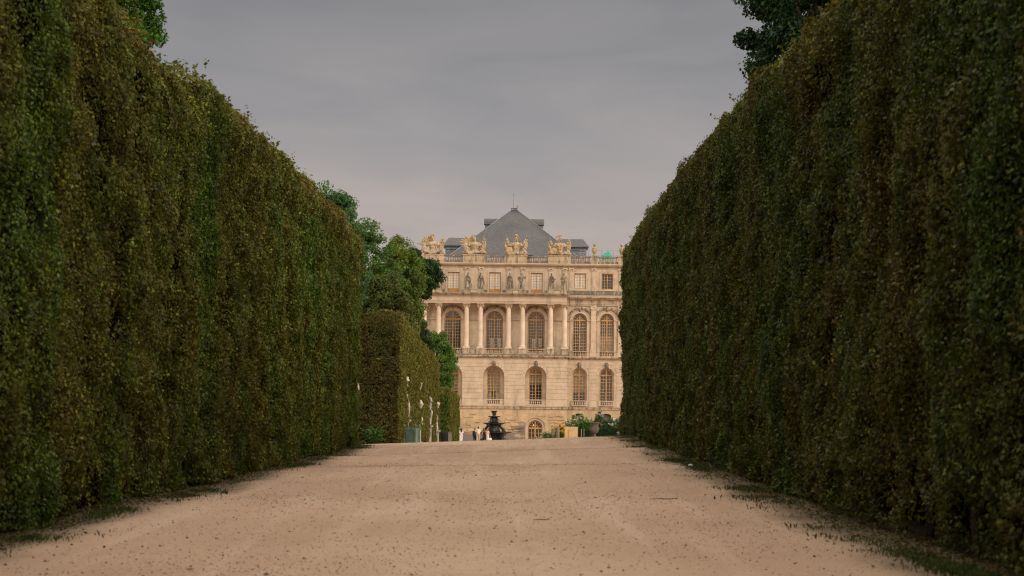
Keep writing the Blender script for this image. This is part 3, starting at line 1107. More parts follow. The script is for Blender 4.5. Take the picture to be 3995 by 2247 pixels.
# --- body of the building -------------------------------------------------------
bd = MB()
bd.box(W_L, W_L + .3, YW + .5, 60, GB, 20.1)
bd.box(W_R - .3, W_R, YW + .5, 60, GB, 20.1)
bd.box(W_L + .3, W_R - .3, 59.7, 60, GB, 20.1)
bd.build('side_wall', M['stone'], palace)
bd = MB()
bd.box(W_L + .3, W_R - .3, YW + .3, 59.7, 19.9, 20.12)
bd.build('roof_terrace', M['lead'], palace)

# --- slate roofs ---------------------------------------------------------------
RX = -.02
rf = MB()
yb, yt, ye = 13.0, 24.0, 56.0
zb_, zt_ = 20.1, 29.52
hw, tw = 11.6, .5
def slope_at(z):
    return hw + (tw - hw) * (z - zb_) / (zt_ - zb_)
A = [(RX - hw, yb, zb_), (RX + hw, yb, zb_), (RX + hw, ye, zb_), (RX - hw, ye, zb_)]
B = [(RX - tw, yt, zt_), (RX + tw, yt, zt_), (RX + tw, ye, zt_), (RX - tw, ye, zt_)]
rf.add(A + B, [(0, 1, 5, 4), (1, 2, 6, 5), (2, 3, 7, 6), (3, 0, 4, 7), (4, 5, 6, 7)])
roof = rf.build('main_roof', M['slate'], palace)
q = MB()
for sgn in (-1, 1):     # lead hips
    q.tube([(RX + sgn * hw, yb, zb_), (RX + sgn * tw, yt, zt_)], .09, 6)
q.tube([(RX - tw, yt, zt_), (RX - tw, ye, zt_)], .09, 6)
q.tube([(RX + tw, yt, zt_), (RX + tw, ye, zt_)], .09, 6)
q.build('lead_hip', M['lead'], roof)
q = MB()
q.box(RX - .45, RX + .45, yt - .12, yt + .8, zt_ + .002, zt_ + .30)
q.box(RX - .50, RX + .50, yt - .17, yt + .85, zt_ + .30, zt_ + .37)
q.tube([(RX + .42, yt + .2, zt_ + .3), (RX + .46, yt + .2, zt_ + .75)], [.05, .03], 6)
q.ell((RX + .46, yt + .2, zt_ + .6), (.10, .10, .10), None, 8, 6)
cap = q.build('ridge_cap', M['lead'], roof)
q = MB()
q.tube([(RX - .13, yt + .3, zt_ + .3), (RX - .13, yt + .3, zt_ + 2.45)], [.035, .022], 8)
q.ell((RX - .13, yt + .3, zt_ + 2.48), (.06, .06, .10), None, 8, 6)
q.build('lightning_rod', M['lead'], cap)
for sgn in (-1, 1):     # dormers on the long slopes, seen from the side
    x0 = RX + sgn * 4.35
    xin = RX + sgn * 2.2
    d = MB()
    a, b = min(x0, xin), max(x0, xin)
    d.box(a, b, 28.0, 29.6, 26.4, 27.75)
    dm = d.build('side_dormer', M['lead'], roof)
    d = MB()
    out = [(28.0 - .25 + 2.1 * k / 8, 27.75 + .95 * math.sin(PI * k / 8) ** .7) for k in range(9)]
    vs = [(x0 + sgn * .18, y, z) for y, z in out] + [(xin, y, z) for y, z in out]
    n = 9
    d.add(vs, [(i, i + 1, n + i + 1, n + i) for i in range(n - 1)] + [tuple(range(n)), tuple(range(2 * n - 1, n - 1, -1)), (0, n, 2 * n - 1, n - 1)])
    d.build('dormer_roof', M['slate'], dm)
    d = MB()
    d.box(min(x0, x0 + sgn * .03), max(x0, x0 + sgn * .03), 28.25, 29.35, 26.75, 27.55)
    d.build('dormer_pane', M['dark'], dm)
# small hatch on the front slope
d = MB()
hx = 2.2
hy = 13.0 + (21.9 - zb_) / (zt_ - zb_) * 11.0
d.box(hx - .42, hx + .42, hy - .35, hy + 1.2, 21.55, 22.2)
hd = d.build('roof_hatch', M['lead'], roof)
d = MB()
d.box(hx - .34, hx + .34, hy - .38, hy - .345, 21.62, 22.12)
d.build('hatch_opening', M['dark'], hd)
d = MB()
d.add([(hx - .5, hy - .45, 22.2), (hx + .5, hy - .45, 22.2), (hx + .5, hy + 1.3, 22.62), (hx - .5, hy + 1.3, 22.62),
       (hx - .5, hy - .45, 22.26), (hx + .5, hy - .45, 22.26), (hx + .5, hy + 1.3, 22.68), (hx - .5, hy + 1.3, 22.68)],
      [(0, 3, 2, 1), (4, 5, 6, 7), (0, 1, 5, 4), (1, 2, 6, 5), (2, 3, 7, 6), (3, 0, 4, 7)])
d.build('hatch_lid', M['slate'], hd)
# low flanking roofs left and right of the great slope
for x0, x1 in ((-10.3, -5.5), (5.8, 10.9)):
    d = MB()
    d.box(x0 + .25, x1 - .25, 20.0, 26.0, 20.12, 23.85)
    d.box(x0 + .25, x1 - .25, 19.9, 20.0, 23.35, 23.5)
    fl = d.build('flanking_roof', M['lead'], palace)
    d = MB()
    a, b = x0 - .05, x1 + .05
    ins = .75
    lo = [(a, 19.75, 24.00), (b, 19.75, 24.00), (b, 26.25, 24.00), (a, 26.25, 24.00)]
    hi = [(a + ins, 21.6, 25.15), (b - ins, 21.6, 25.15), (b - ins, 24.4, 25.15), (a + ins, 24.4, 25.15)]
    d.add(lo + hi, [(0, 1, 5, 4), (1, 2, 6, 5), (2, 3, 7, 6), (3, 0, 4, 7), (4, 5, 6, 7), (3, 2, 1, 0)])
    d.build('flanking_slate', M['slate'], fl)
    d = MB()
    d.box(a - .06, b + .06, 19.68, 26.3, 23.852, 23.998)
    d.build('lead_gutter', M['lead'], fl)

# ================================================================== what stands on the palace
# scaffold rail and tarpaulin on the right roof
sr = empty('scaffold_railing', (0, PY, 0), 0, 'thin grey scaffold railing along the roof edge by the green tarpaulin', 'railing')
r1 = MB(); r2 = MB()
for x in (9.2, 10.35, 12.1, 13.75, 15.4, 17.0):
    r2.tube([(x, 5.0, 20.12), (x, 5.0, 22.35)], .028, 6)
for z in (21.62, 21.95, 22.28):
    r1.tube([(9.0, 4.97, z), (17.2, 4.97, z)], .026, 6)
for x in (10.35, 13.75):
    r2.tube([(x, 5.0, 22.2), (x, 6.6, 20.12)], .025, 6)
r1.build('rail', M['iron'], sr)
r2.build('railing_post', M['iron'], sr)
tp = MB()
rr = random.Random(2)
N = 12
for i in range(N + 1):
    pass
rings = []
for k in range(7):
    t = k / 6
    rings.append([(12.85 + (1 - t) * (.90 + .10 * rr.random()) * math.cos(2 * PI * i / 16) + .25 * t,
                   6.3 + (1 - t) * .9 * math.sin(2 * PI * i / 16), 21.0 + 1.35 * (t ** .55) * (1 + .05 * rr.uniform(-1, 1)) - 0.9 * (k == 0)) for i in range(16)])
tp.loft(rings)
tarp = tp.build('tarpaulin', M['tarp'], None, False, (0, PY, 0))
tag(tarp, 'bright green tarpaulin heaped on the palace roof behind the balustrade', 'tarpaulin')

# --- draped statues ---------------------------------------------------------------
def draped(mb, H, sway=.12, fold=7, seed=0, arms=None, scale_w=1.0, nude=False, lean=0.0):
    """standing draped figure facing -Y, feet at z=0"""
    r = random.Random(seed)
    ph = r.uniform(0, 6)
    prof = [(0, .30, .27), (.05, .29, .25), (.15, .255, .22), (.27, .215, .19), (.38, .22, .18), (.48, .235, .18), (.545, .21, .16),
            (.60, .175, .135), (.67, .19, .15), (.74, .215, .16), (.79, .235, .14), (.82, .19, .12), (.845, .085, .085), (.875, .07, .075)]
    rings = []
    n = 28
    for zf, rx, ry in prof:
        cx = sway * math.sin(zf * PI * 1.7) * .5 + lean * zf
        amp = .13 * max(0, 1 - zf / .62) + (.05 if zf < .8 else 0)
        ring = []
        for i in range(n):
            a = 2 * PI * i / n
            q = 1 + amp * math.sin(fold * a + ph + 2.2 * math.sin(zf * 5 + ph)) * .8 + amp * .5 * math.sin(3 * a + ph * 2 + zf * 9)
            ring.append((cx * H / 2.2 + rx * scale_w * H / 2.2 * q * math.cos(a), ry * scale_w * H / 2.2 * q * math.sin(a), zf * H))
        rings.append(ring)
    mb.loft(rings)
    k = H / 2.2
    hx = (sway * math.sin(.93 * PI * 1.7) * .5 + lean * .93) * k
    turn = r.uniform(-.8, .8)
    Mh = Matrix.Rotation(turn, 3, 'Z')
    hc = Vector((hx, -.02 * k, .925 * H))
    mb.ell(hc, (.10 * k, .125 * k, .155 * k), Mh)
    mb.ell(hc + Mh @ Vector((0, -.12 * k, -.02 * k)), (.025 * k, .04 * k, .05 * k), Mh, 6, 5)
    mb.ell(hc + Mh @ Vector((0, .05 * k, .04 * k)), (.125 * k, .12 * k, .13 * k), Mh)
    sx = sway * math.sin(.78 * PI * 1.7) * .5 * k + lean * .78 * k
    arms = arms or ((-.32, -.05, .60, -.18, -.22, .55), (.32, 0, .60, .30, -.1, .46))
    for sgn, (ex, ey, ez, wx, wy, wz) in zip((-1, 1), arms):
        S = Vector((sx + sgn * .22 * k, 0, .785 * H))
        E = Vector((sx + ex * k, ey * k, ez * H))
        Wp = Vector((sx + wx * k, wy * k, wz * H))
        mb.tube([S, E, Wp], [.078 * k, .065 * k, .048 * k], 8)
        mb.ell(Wp + (Wp - E).normalized() * .07 * k, (.05 * k, .045 * k, .07 * k), None, 6, 5)
    # cloak falling from one shoulder
    sd = 1 if r.random() < .5 else -1
    mb.tube([(sx + sd * .20 * k, .06 * k, .80 * H), (sx + sd * .30 * k, .08 * k, .62 * H), (sx + sd * .27 * k, .04 * k, .40 * H), (sx + sd * .30 * k, .05 * k, .10 * H)],
            [.08 * k, .11 * k, .10 * k, .12 * k], 8)
    mb.tube([(sx - sd * .2 * k, -.12 * k, .62 * H), (sx, -.18 * k, .54 * H), (sx + sd * .24 * k, -.10 * k, .50 * H)], [.06 * k, .08 * k, .07 * k], 8)
    return sx, k

SPECS = [
    ('weathered statue behind the tree leaves, leftmost on the portico cornice', ((-.30, -.1, .60, -.05, -.22, .62), (.33, 0, .60, .2, -.2, .50)), None, -.10),
    ('weathered draped statue left of the leftmost curtained attic window, cloak bunched at its hip', ((-.34, .0, .62, -.14, -.2, .70), (.36, 0, .62, .38, .05, .45)), 'cloak', .14),
    ('grey weathered statue with one hand at its breast and a shield by its side', ((-.32, -.1, .62, -.05, -.22, .68), (.36, -.05, .60, .40, -.08, .42)), 'shield', -.12),
    ('weathered statue cradling a bundle across its chest, left of the middle curtained window', ((-.34, -.1, .60, .05, -.25, .64), (.36, -.05, .64, .12, -.25, .60)), 'bundle', .16),
    ('weathered statue with crossed legs and drapery trailing from its lowered hand', ((-.36, 0, .60, -.34, -.1, .46), (.36, .02, .60, .40, -.02, .42)), 'train', -.16),
    ('weathered statue resting a club on its shoulder, both elbows out', ((-.42, -.05, .66, -.52, -.12, .76), (.42, 0, .62, .46, -.15, .72)), 'club', .10),
    ('weathered statue holding a small lyre out to the side', ((-.32, -.12, .60, .0, -.25, .62), (.36, -.12, .62, .50, -.25, .62)), 'lyre', -.14),
    ('weathered helmeted statue in a short tunic, rightmost on the portico cornice', ((-.44, -.05, .64, -.30, -.18, .50), (.46, 0, .64, .34, -.1, .50)), 'staff', .08),
]
SU = [-12.03, -10.06, -6.19, -4.33, -.45, 1.28, 5.22, 7.05]
for i, (u, (lab, arms, attr, sway)) in enumerate(zip(SU, SPECS)):
    root = empty('statue', (u - .20, PY + .70, 15.97), 0, lab, 'statue', 'statues along the portico cornice')
    b = MB()
    b.box(-.42, .42, -.42, .42, 0, .40)
    b.box(-.47, .47, -.46, .46, .40, .50)
    b.build('plinth', M['weathered'], root)
    fg = MB()
    sx, k = draped(fg, 2.32, sway, 6 + i % 3, 20 + i, arms)
    H = 2.32
    if attr == 'shield':
        fg.ell((.42, -.05, .55), (.22, .06, .42))
    elif attr == 'bundle':
        fg.ell((.12, -.24, .64 * H), (.24, .12, .12))
        fg.tube([(.3, -.2, .62 * H), (.42, -.1, .4 * H), (.38, 0, .2 * H)], [.07, .10, .05])
    elif attr == 'train':
        fg.tube([(.42, 0, .44 * H), (.50, .02, .25 * H), (.44, .0, .03)], [.07, .10, .13])
        fg.tube([(.05, -.18, .42 * H), (-.05, -.24, .2 * H), (.16, -.24, .02)], [.11, .09, .06])
    elif attr == 'club':
        fg.tube([(-.52, -.12, .74 * H), (-.56, -.05, .60 * H), (-.40, 0, .50 * H)], [.09, .07, .05])
        fg.ell((.48, -.12, .74 * H), (.09, .09, .12))
    elif attr == 'lyre':
        fg.tube([(.52, -.25, .60 * H), (.62, -.25, .66 * H), (.72, -.25, .62 * H)], [.05, .06, .04])
        fg.tube([(.35, -.25, .55 * H), (.52, -.25, .58 * H)], [.10, .08])
    elif attr == 'staff':
        fg.tube([(.36, -.15, .0), (.34, -.15, .55 * H)], [.05, .05])
        fg.tube([(0, .10, .97 * H), (.02, -.02, 1.03 * H), (.03, -.14, 1.0 * H)], [.05, .07, .04])
    elif attr == 'cloak':
        fg.tube([(.42, .0, .50 * H), (.46, .0, .38 * H), (.40, .02, .18 * H)], [.12, .15, .08])
    fg.ell((0, 0, .03), (.36, .32, .05))
    fo = fg.remesh('figure', M['statue'], root, .034, (0, 0, .50))
# low blocks between the paired plinths
for a, b in ((0, 1), (2, 3), (4, 5), (6, 7)):
    MB().box(SU[a] + .40, SU[b] - .60, .35, 1.1, 15.972, 16.30).build('parapet_block', M['smooth'], palace)

# --- trophies of arms -----------------------------------------------------------------
def flag(root, base, tip, width, side, seed):
    r = random.Random(seed)
    b, t = Vector(base), Vector(tip)
    d = t - b
    s = Vector((side, 0, -.15)).normalized()
    mb = MB()
    mb.tube([b, t + d * .04], [.05, .035], 6)
    mb.ell(t + d * .06, (.05, .05, .10), None, 6, 5)
    # the hanging cloth, deep vertical pleats
    n = 7
    for k in range(n):
        f0 = k / n
        p0 = b.lerp(t, .30 + .62 * f0)
        w = width * (1 - .55 * f0) * r.uniform(.85, 1.1)
        mb.tube([p0, p0 + s * w * .5 + Vector((0, -.05 * (-1) ** k, -.12)), p0 + s * w + Vector((0, .04 * (-1) ** k, -.40))], [.10, .12, .05], 6)
    return mb.remesh('flag', M['trophy'], root, .045)
TR = [
    ('stone trophy with feathery plumes and spread armour, partly behind the tree, on the roof', -11.05, -1),
    ('stone trophy whose helmeted cuirass has palm plumes at its left shoulder, before the slate slope', -5.30, -1),
    ('stone trophy with a bulb crested visored helmet between two flags, beside the roof hatch', .44, 1),
    ('stone trophy with a curled horse mane crest on its helmet, beside the scaffold railing', 6.44, 1),
]
for i, (lab, u, face) in enumerate(TR):
    root = empty('trophy_sculpture', (u - .24, PY + YW + .62, 21.30), 0, lab, 'sculpture', 'trophies of arms on the roof balustrade')
    root.scale = (1.20, 1.12, 1.24)
    r = random.Random(40 + i)
    b = MB()
    for k in range(16):
        a = r.uniform(0, PI)
        b.ell((1.25 * math.cos(a) * r.uniform(.5, 1.0), r.uniform(-.45, .35), r.uniform(.08, .30)), (r.uniform(.18, .36), r.uniform(.2, .3), r.uniform(.12, .24)), Matrix.Rotation(r.uniform(-1, 1), 3, 'Y'), 8, 6)
    for sgn in (-1, 1):
        b.tube([(sgn * .5, -.3, .25), (sgn * 1.0, -.45, .42), (sgn * 1.35, -.35, .16)], [.14, .18, .08], 8)
    b.remesh('armour_heap', M['trophy'], root, .05)
    c = MB()
    rings = []
    for zf, rx, ry in ((.15, .42, .30), (.35, .40, .29), (.55, .36, .27), (.80, .42, .31), (1.05, .50, .34), (1.25, .52, .31), (1.40, .34, .24), (1.52, .15, .15), (1.62, .14, .14)):
        rings.append([(rx * math.cos(2 * PI * q / 20) * (1 + .03 * math.sin(4 * q)), ry * math.sin(2 * PI * q / 20), zf) for q in range(20)])
    c.loft(rings)
    for sgn in (-1, 1):
        c.ell((sgn * .50, 0, 1.22), (.20, .20, .22))
        c.tube([(sgn * .52, 0, 1.2), (sgn * .66, -.05, .98)], [.17, .19], 8)
        c.ell((sgn * .18, -.27, 1.12), (.19, .10, .15))
        c.ell((sgn * .10, -.27, .80), (.11, .07, .09))
    for q in range(7):
        c.tube([(-.36 + .12 * q, -.27, .42), (-.40 + .133 * q, -.33, .12)], [.06, .07], 6)
    c.remesh('cuirass', M['trophy'], root, .04)
    hM = Matrix.Rotation(face * (.5 if i != 2 else .1), 3, 'Z')
    hb = Vector((0, -.05, 1.78))
    h = MB()
    h.ell(hb, (.19, .25, .26), hM)
    h.ell(hb + hM @ Vector((0, -.20, -.02)), (.14, .12, .10), hM)
    h.tube([hb + hM @ Vector((0, -.10, .14)), hb + hM @ Vector((0, -.34, .16))], [.16, .07], 8)
    for sgn in (-1, 1):
        h.ell(hb + hM @ Vector((sgn * .14, -.12, -.18)), (.06, .10, .14), hM, 8, 6)
    h.ell(hb + hM @ Vector((0, .14, -.22)), (.15, .10, .12), hM, 8, 6)
    ho = h.remesh('helmet', M['trophy'], root, .03)
    p = MB()
    if i == 2:
        p.lathe([(.05, 0), (.16, .06), (.20, .16), (.17, .27), (.08, .33)], hb + Vector((0, 0, .24)), 12)
        p.tube([hb + Vector((.12, .02, .34)), hb + Vector((.28, .06, .22)), hb + Vector((.30, .06, .0))], [.08, .10, .06], 8)
    elif i == 3:
        p.tube([hb + Vector((-.42, 0, .10)), hb + Vector((-.32, 0, .36)), hb + Vector((-.05, 0, .52)), hb + Vector((.25, 0, .48)), hb + Vector((.30, 0, .54))], [.05, .09, .11, .09, .04], 10)
        p.tube([hb + Vector((0, 0, .2)), hb + Vector((0, 0, .5))], [.07, .09], 8)
    else:
        for q in range(5):
            a = R(60 + 30 * q)
            p.tube([hb + Vector((0, 0, .2)), hb + Vector((.25 * math.cos(a), .03 * q, .2 + .22 * math.sin(a))), hb + Vector((.42 * math.cos(a) - .05, .05, .12 + .32 * math.sin(a)))], [.06, .09, .06], 8)
    p.remesh('plume', M['trophy'], ho, .03)
    # flags to either side
    flag(root, (.35, .15, .35), (1.15, .2, 2.12), .45, 1, 60 + i)
    flag(root, (.55, .0, .30), (1.28, .05, 1.70), .35, 1, 70 + i)
    if i >= 2:
        flag(root, (-.35, .15, .35), (-1.08, .2, 2.15 if i == 2 else 1.95), .45, -1, 80 + i)
        flag(root, (-.6, .0, .25), (-1.25, .05, 1.35), .35, -1, 90 + i)
    else:
        pm = MB()       # spray of palms and feathers
        for q in range(8):
            a = R(75 + 13 * q)
            L = r.uniform(1.0, 1.35)
            o = Vector((-.45, .1, .95))
            pm.tube([o, o + Vector((L * .6 * math.cos(a), .02, L * .65 * math.sin(a))), o + Vector((L * math.cos(a) - .12, -.05, L * math.sin(a) - .10 * q / 8))], [.07, .12, .05], 8)
        pm.ell((-.95, .05, .9), (.35, .2, .4))
        pm.remesh('palm_spray', M['trophy'], root, .04)
    sh = MB()
    sx_ = -.85 if i % 2 == 0 else .9
    sh.ell((-.95 + .1 * i, -.40, .50), (.36, .09, .42), Matrix.Rotation(.3, 3, 'Y'), 14, 8)
    sh.ell((-.95 + .1 * i, -.49, .50), (.12, .07, .12), None, 8, 6)
    sh.build('shield', M['trophy'], root, True)

# --- urns on the wing balustrade ----------------------------------------------------------
for i, (u, lab) in enumerate(((11.25, 'carved stone urn with a flaming top, standing between scaffold railing and green tarpaulin'),
                              (15.0, 'carved stone urn half behind the right hedge, on the roof balustrade'))):
    root = empty('roof_urn', (u - .23, PY + YW + .3, 21.30), 0, lab, 'urn', 'urns on the roof balustrade')
    b = MB()
    b.lathe([(.30, 0), (.30, .10), (.16, .16), (.12, .26), (.20, .34), (.30, .55), (.36, .85), (.30, .98), (.33, 1.04), (.33, 1.10), (.18, 1.16), (.10, 1.30)], (0, 0, 0), 18)
    for k in range(6):
        a = PI * k / 3
        b.ell((.33 * math.cos(a), .33 * math.sin(a), .80), (.09, .09, .12), None, 6, 5)
    b.build('urn_body', M['trophy'], root, True)
    b = MB()
    b.ell((0, 0, 1.50), (.17, .17, .26))
    for k in range(7):
        a = 2 * PI * k / 7
        b.tube([(.12 * math.cos(a), .12 * math.sin(a), 1.36), (.19 * math.cos(a + .5), .19 * math.sin(a + .5), 1.60), (.06 * math.cos(a + 1), .06 * math.sin(a + 1), 1.80)], [.05, .06, .03], 6)
    b.remesh('flame', M['trophy'], root, .03)
# ================================================================== hedges
GREEN = np.array((0.042, 0.082, 0.007))
BRIGHT = np.array((0.085, 0.145, 0.015))
OLIVE = np.array((0.086, 0.086, 0.010))
BROWN = np.array((0.104, 0.070, 0.012))
YELLOW = np.array((0.170, 0.140, 0.020))
RUST = np.array((0.150, 0.085, 0.022))

def hedge_colours(P, Nn, ztop, seed, greenness=0.0, brownness=0.0):
    """each shrub of the hedge has its own tone; within it patches and single leaves vary"""
    n = len(P)
    rng = np.random.default_rng(seed + 5)
    q = P.copy()
    warp = vnoise(P, 0.55, seed + 1) * 1.6 + vnoise(P, 1.7, seed + 2) * 0.7
    plant = (q[:, 1] + q[:, 0] * 0.7 + warp) / 2.3
    pi = np.floor(plant).astype(np.int64)
    h = hash3(pi, pi * 0 + seed, pi * 0, seed + 3)
    h2 = hash3(pi, pi * 0 + seed + 7, pi * 0, seed + 4)
    qq = P * np.array((1.0, 1.0, 0.75))
    patch = vnoise(qq, 0.55, seed + 6) * 0.6 + vnoise(qq, 1.5, seed + 8) * 0.4
    g = np.clip((0.50 * h + 0.75 * (patch - 0.5) + 0.32 + greenness), 0, 1)[:, None]
    br = np.clip((0.42 * h2 + 0.9 * (vnoise(qq, 0.9, seed + 9) - 0.5) + 0.18 + brownness), 0, 1)[:, None]
    c = OLIVE * (1 - g) + GREEN * g
    c = c * (1 - br) + BROWN * br
    top = sstep(1.3, 0.0, ztop - P[:, 2])[:, None] * (0.35 + 0.65 * vnoise(P, 0.8, seed + 10)[:, None])
    tipc = np.where(vnoise(P, 0.35, seed + 11)[:, None] > 0.5, RUST, YELLOW)
    c = c * (1 - 0.6 * top) + tipc * 0.6 * top
    r = rng.random(n)
    c = np.where((r < 0.035)[:, None], c * 0.3 + YELLOW * 0.7, c)
    c = np.where(((r > 0.07) & (r < 0.15))[:, None], c * 0.4 + BRIGHT * 0.6, c)
    c = np.where(((r > 0.15) & (r < 0.18))[:, None], c * 0.3 + RUST * 0.45, c)
    return c * rng.uniform(0.65, 1.35, (n, 1)) * (0.8 + 0.4 * vnoise(P, 3.0, seed + 12)[:, None])

def hedge(name, x0, x1, y0, y1, top, faces, seed, label, group, greenness=0.0, brownness=0.0, niches=(), bare=None, corner=0.55, amp=0.14, lit_face=None, shade=1.0):
    """faces: list of (face, lo, hi, density per m2, leaf length).  face in 'x0','x1','y0','y1','top'
    top: function of (x, y) -> height of the clipped top"""
    rng = np.random.default_rng(seed)
    VV, CC = [], []
    for face, lo, hi, dens, L in faces:
        zmin = min(g0(x0, y0), g0(x1, y1), g0(x0, y1)) - 0.1
        ztop_max = max(top(x, y) for x in (x0, x1) for y in (y0, y1))
        if face in ('x0', 'x1'):
            area = (hi - lo) * (ztop_max - zmin)
            n = int(area * dens)
            y = rng.uniform(lo, hi, n)
            x = np.full(n, x0 if face == 'x0' else x1)
            z = rng.uniform(zmin, ztop_max, n)
        elif face in ('y0', 'y1'):
            area = (x1 - x0) * (ztop_max - zmin)
            n = int(area * dens)
            x = rng.uniform(x0, x1, n)
            y = np.full(n, y0 if face == 'y0' else y1)
            z = rng.uniform(zmin, ztop_max, n)
        else:
            area = (x1 - x0) * (hi - lo)
            n = int(area * dens)
            x = rng.uniform(x0, x1, n)
            y = rng.uniform(lo, hi, n)
            z = np.full(n, 99.0)
        tz = np.array(top(x, y), dtype=float) * np.ones(n)
        tz = tz + (vnoise(np.stack([x, y, x * 0], -1), 0.45, seed + 20) - 0.5) * 0.26 + (vnoise(np.stack([x, y, x * 0], -1), 1.6, seed + 21) - 0.5) * 0.25
        z = np.where(z > 50, tz, np.minimum(z, tz))
        P = np.stack([x, y, z], -1)
        # leaves grow in sprays: several leaves share a twig, a tone and a tilt
        K = 9
        m = n // K
        own = np.repeat(np.arange(m), K)
        spread = 0.045 + 0.55 * L
        P = P[:m][own] + rng.normal(0, spread, (m * K, 3)) * np.array((1, 1.7, .95))
        tz = tz[:m][own]
        n = m * K
        x, y, z = P[:, 0], P[:, 1], P[:, 2]
        if face in ('x0', 'x1'): P[:, 0] = x0 if face == 'x0' else x1
        elif face in ('y0', 'y1'): P[:, 1] = y0 if face == 'y0' else y1
        P[:, 2] = np.where(face == 'top', tz, np.minimum(P[:, 2], tz))
        P[:, 0] = np.clip(P[:, 0], x0, x1)
        P[:, 1] = np.clip(P[:, 1], y0, y1)
        tone = np.exp(rng.normal(-.05, .36, m))[own]
        tilt = rng.normal(0, .38, (m, 3))[own]
        c = corner
        lo3 = np.stack([np.full(n, x0 + c), np.full(n, y0 + c), np.full(n, -50.0)], -1)
        hi3 = np.stack([np.full(n, x1 - c), np.full(n, y1 - c), tz - c], -1)
        inner = np.clip(P, lo3, hi3)
        Nn = norm(P - inner)
        P = inner + Nn * c
        # leafy bulges, shrub by shrub, and depth into the foliage
        qv = P * np.array((1, 1, 0.75))
        bump = (vnoise(qv, 0.55, seed + 30) - 0.5) * 1.5 * amp + (vnoise(P * np.array((1, .6, 1)), 1.5, seed + 31) - 0.5) * 2.3 * amp + (vnoise(P * np.array((1, .6, 1)), 3.4, seed + 32) - 0.5) * 1.6 * amp
        depth = (rng.exponential(0.075, m) - 0.05)[own] + rng.normal(0, .022, n)
        stray = ((rng.random(m) < 0.03) * rng.uniform(0, 0.15, m))[own]
        P = P + Nn * (bump - depth + stray)[:, None]
        gh = gz(P[:, 0], P[:, 1])
        keep = P[:, 2] > gh - 0.02 + 0.14 * vnoise(P, 1.1, seed + 33)
        # gaps where the shrubs are thin
        thin = vnoise(P * np.array((1, 1, 0.6)), 1.25, seed + 34)
        keep &= ~((thin < 0.30) & (rng.random(m) < 0.70)[own])
        if bare is not None:
            ya, yb, hz = bare
            low = (P[:, 1] > ya) & (P[:, 1] < yb) & (P[:, 2] < gh + hz * (0.55 + 0.9 * vnoise(P, 0.9, seed + 35)))
            keep &= ~(low & (rng.random(m) < 0.66)[own])
        if niches:
            for ny, hw_, hh in niches:
                ins = (np.abs(P[:, 1] - ny) < hw_) & (P[:, 2] < gh + hh) & (np.abs(P[:, 0] - x1) < 0.6)
                P[ins, 0] -= 1.0
        P, Nn, tz, tone, tilt = P[keep], Nn[keep], tz[keep], tone[keep], tilt[keep]
        m = len(P)
        size = L * rng.uniform(0.6, 1.35, m)
        VV.append(leaves(P, Nn + tilt + np.array((0, 0, 0.22)), size, 0.40, 0.2, rng=rng))
        cc = hedge_colours(P, Nn, tz, seed, greenness, brownness) * tone[:, None]
        if lit_face == face:           # sunlit side painted lighter yellow olive; brown end darkened as if shaded
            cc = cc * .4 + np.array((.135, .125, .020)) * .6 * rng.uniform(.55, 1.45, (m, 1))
        elif lit_face:
            cc = cc * (1.25 if greenness > .2 else np.array((.66, .62, .50)))  # shade painted into the other faces; the green hedge is lightened instead
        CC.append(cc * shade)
    # sprigs escaping above the clipped top
    ylo = min(f[1] for f in faces if f[0] in ('x0', 'x1'))
    yhi = max(f[2] for f in faces if f[0] in ('x0', 'x1'))
    ns = int((yhi - ylo) * 3.0)
    sy = rng.uniform(ylo, yhi, ns)
    edge = rng.random(ns) < 0.7
    near_x = x1 if abs(x1) < abs(x0) else x0
    sgn = 1 if near_x == x0 else -1
    sxp = np.where(edge, near_x + sgn * rng.uniform(0.15, 0.6, ns), rng.uniform(x0 + .3, x1 - .3, ns))
    for a, b in zip(sxp, sy):
        k = rng.integers(6, 16)
        hgt = rng.uniform(0.08, 0.38) * (1.0 if rng.random() < .8 else 1.6)
        t = rng.random(k)
        d = rng.normal(0, .18, 2)
        P = np.stack([a + d[0] * t * hgt * 2 + rng.normal(0, .03, k), b + d[1] * t * hgt * 2 + rng.normal(0, .03, k), top(a, b) + t * hgt], -1)
        VV.append(leaves(P, rng.normal(0, 1, (k, 3)) + np.array((0, 0, .5)), rng.uniform(.05, .10, k), .5, .2, rng=rng))
        CC.append(hedge_colours(P, P * 0, np.full(k, top(a, b)), seed, greenness, brownness))
    V = np.concatenate(VV)
    C = np.concatenate(CC)
    o = quads_object(name, V, C, M['leaf'])
    tag(o, label, 'hedge', group)
    # the dense woody inside that stops the light
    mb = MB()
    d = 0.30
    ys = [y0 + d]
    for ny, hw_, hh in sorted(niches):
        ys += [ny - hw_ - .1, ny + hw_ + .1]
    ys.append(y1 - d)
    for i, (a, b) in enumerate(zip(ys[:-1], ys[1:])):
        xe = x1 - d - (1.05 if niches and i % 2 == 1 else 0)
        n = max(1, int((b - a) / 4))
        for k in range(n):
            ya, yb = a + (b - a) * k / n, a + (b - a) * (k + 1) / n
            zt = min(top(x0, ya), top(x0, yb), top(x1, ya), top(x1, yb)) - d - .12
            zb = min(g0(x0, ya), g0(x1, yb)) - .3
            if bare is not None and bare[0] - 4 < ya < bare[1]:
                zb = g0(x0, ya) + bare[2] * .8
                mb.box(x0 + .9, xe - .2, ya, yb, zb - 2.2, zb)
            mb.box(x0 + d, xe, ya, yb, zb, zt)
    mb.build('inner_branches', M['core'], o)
    return o

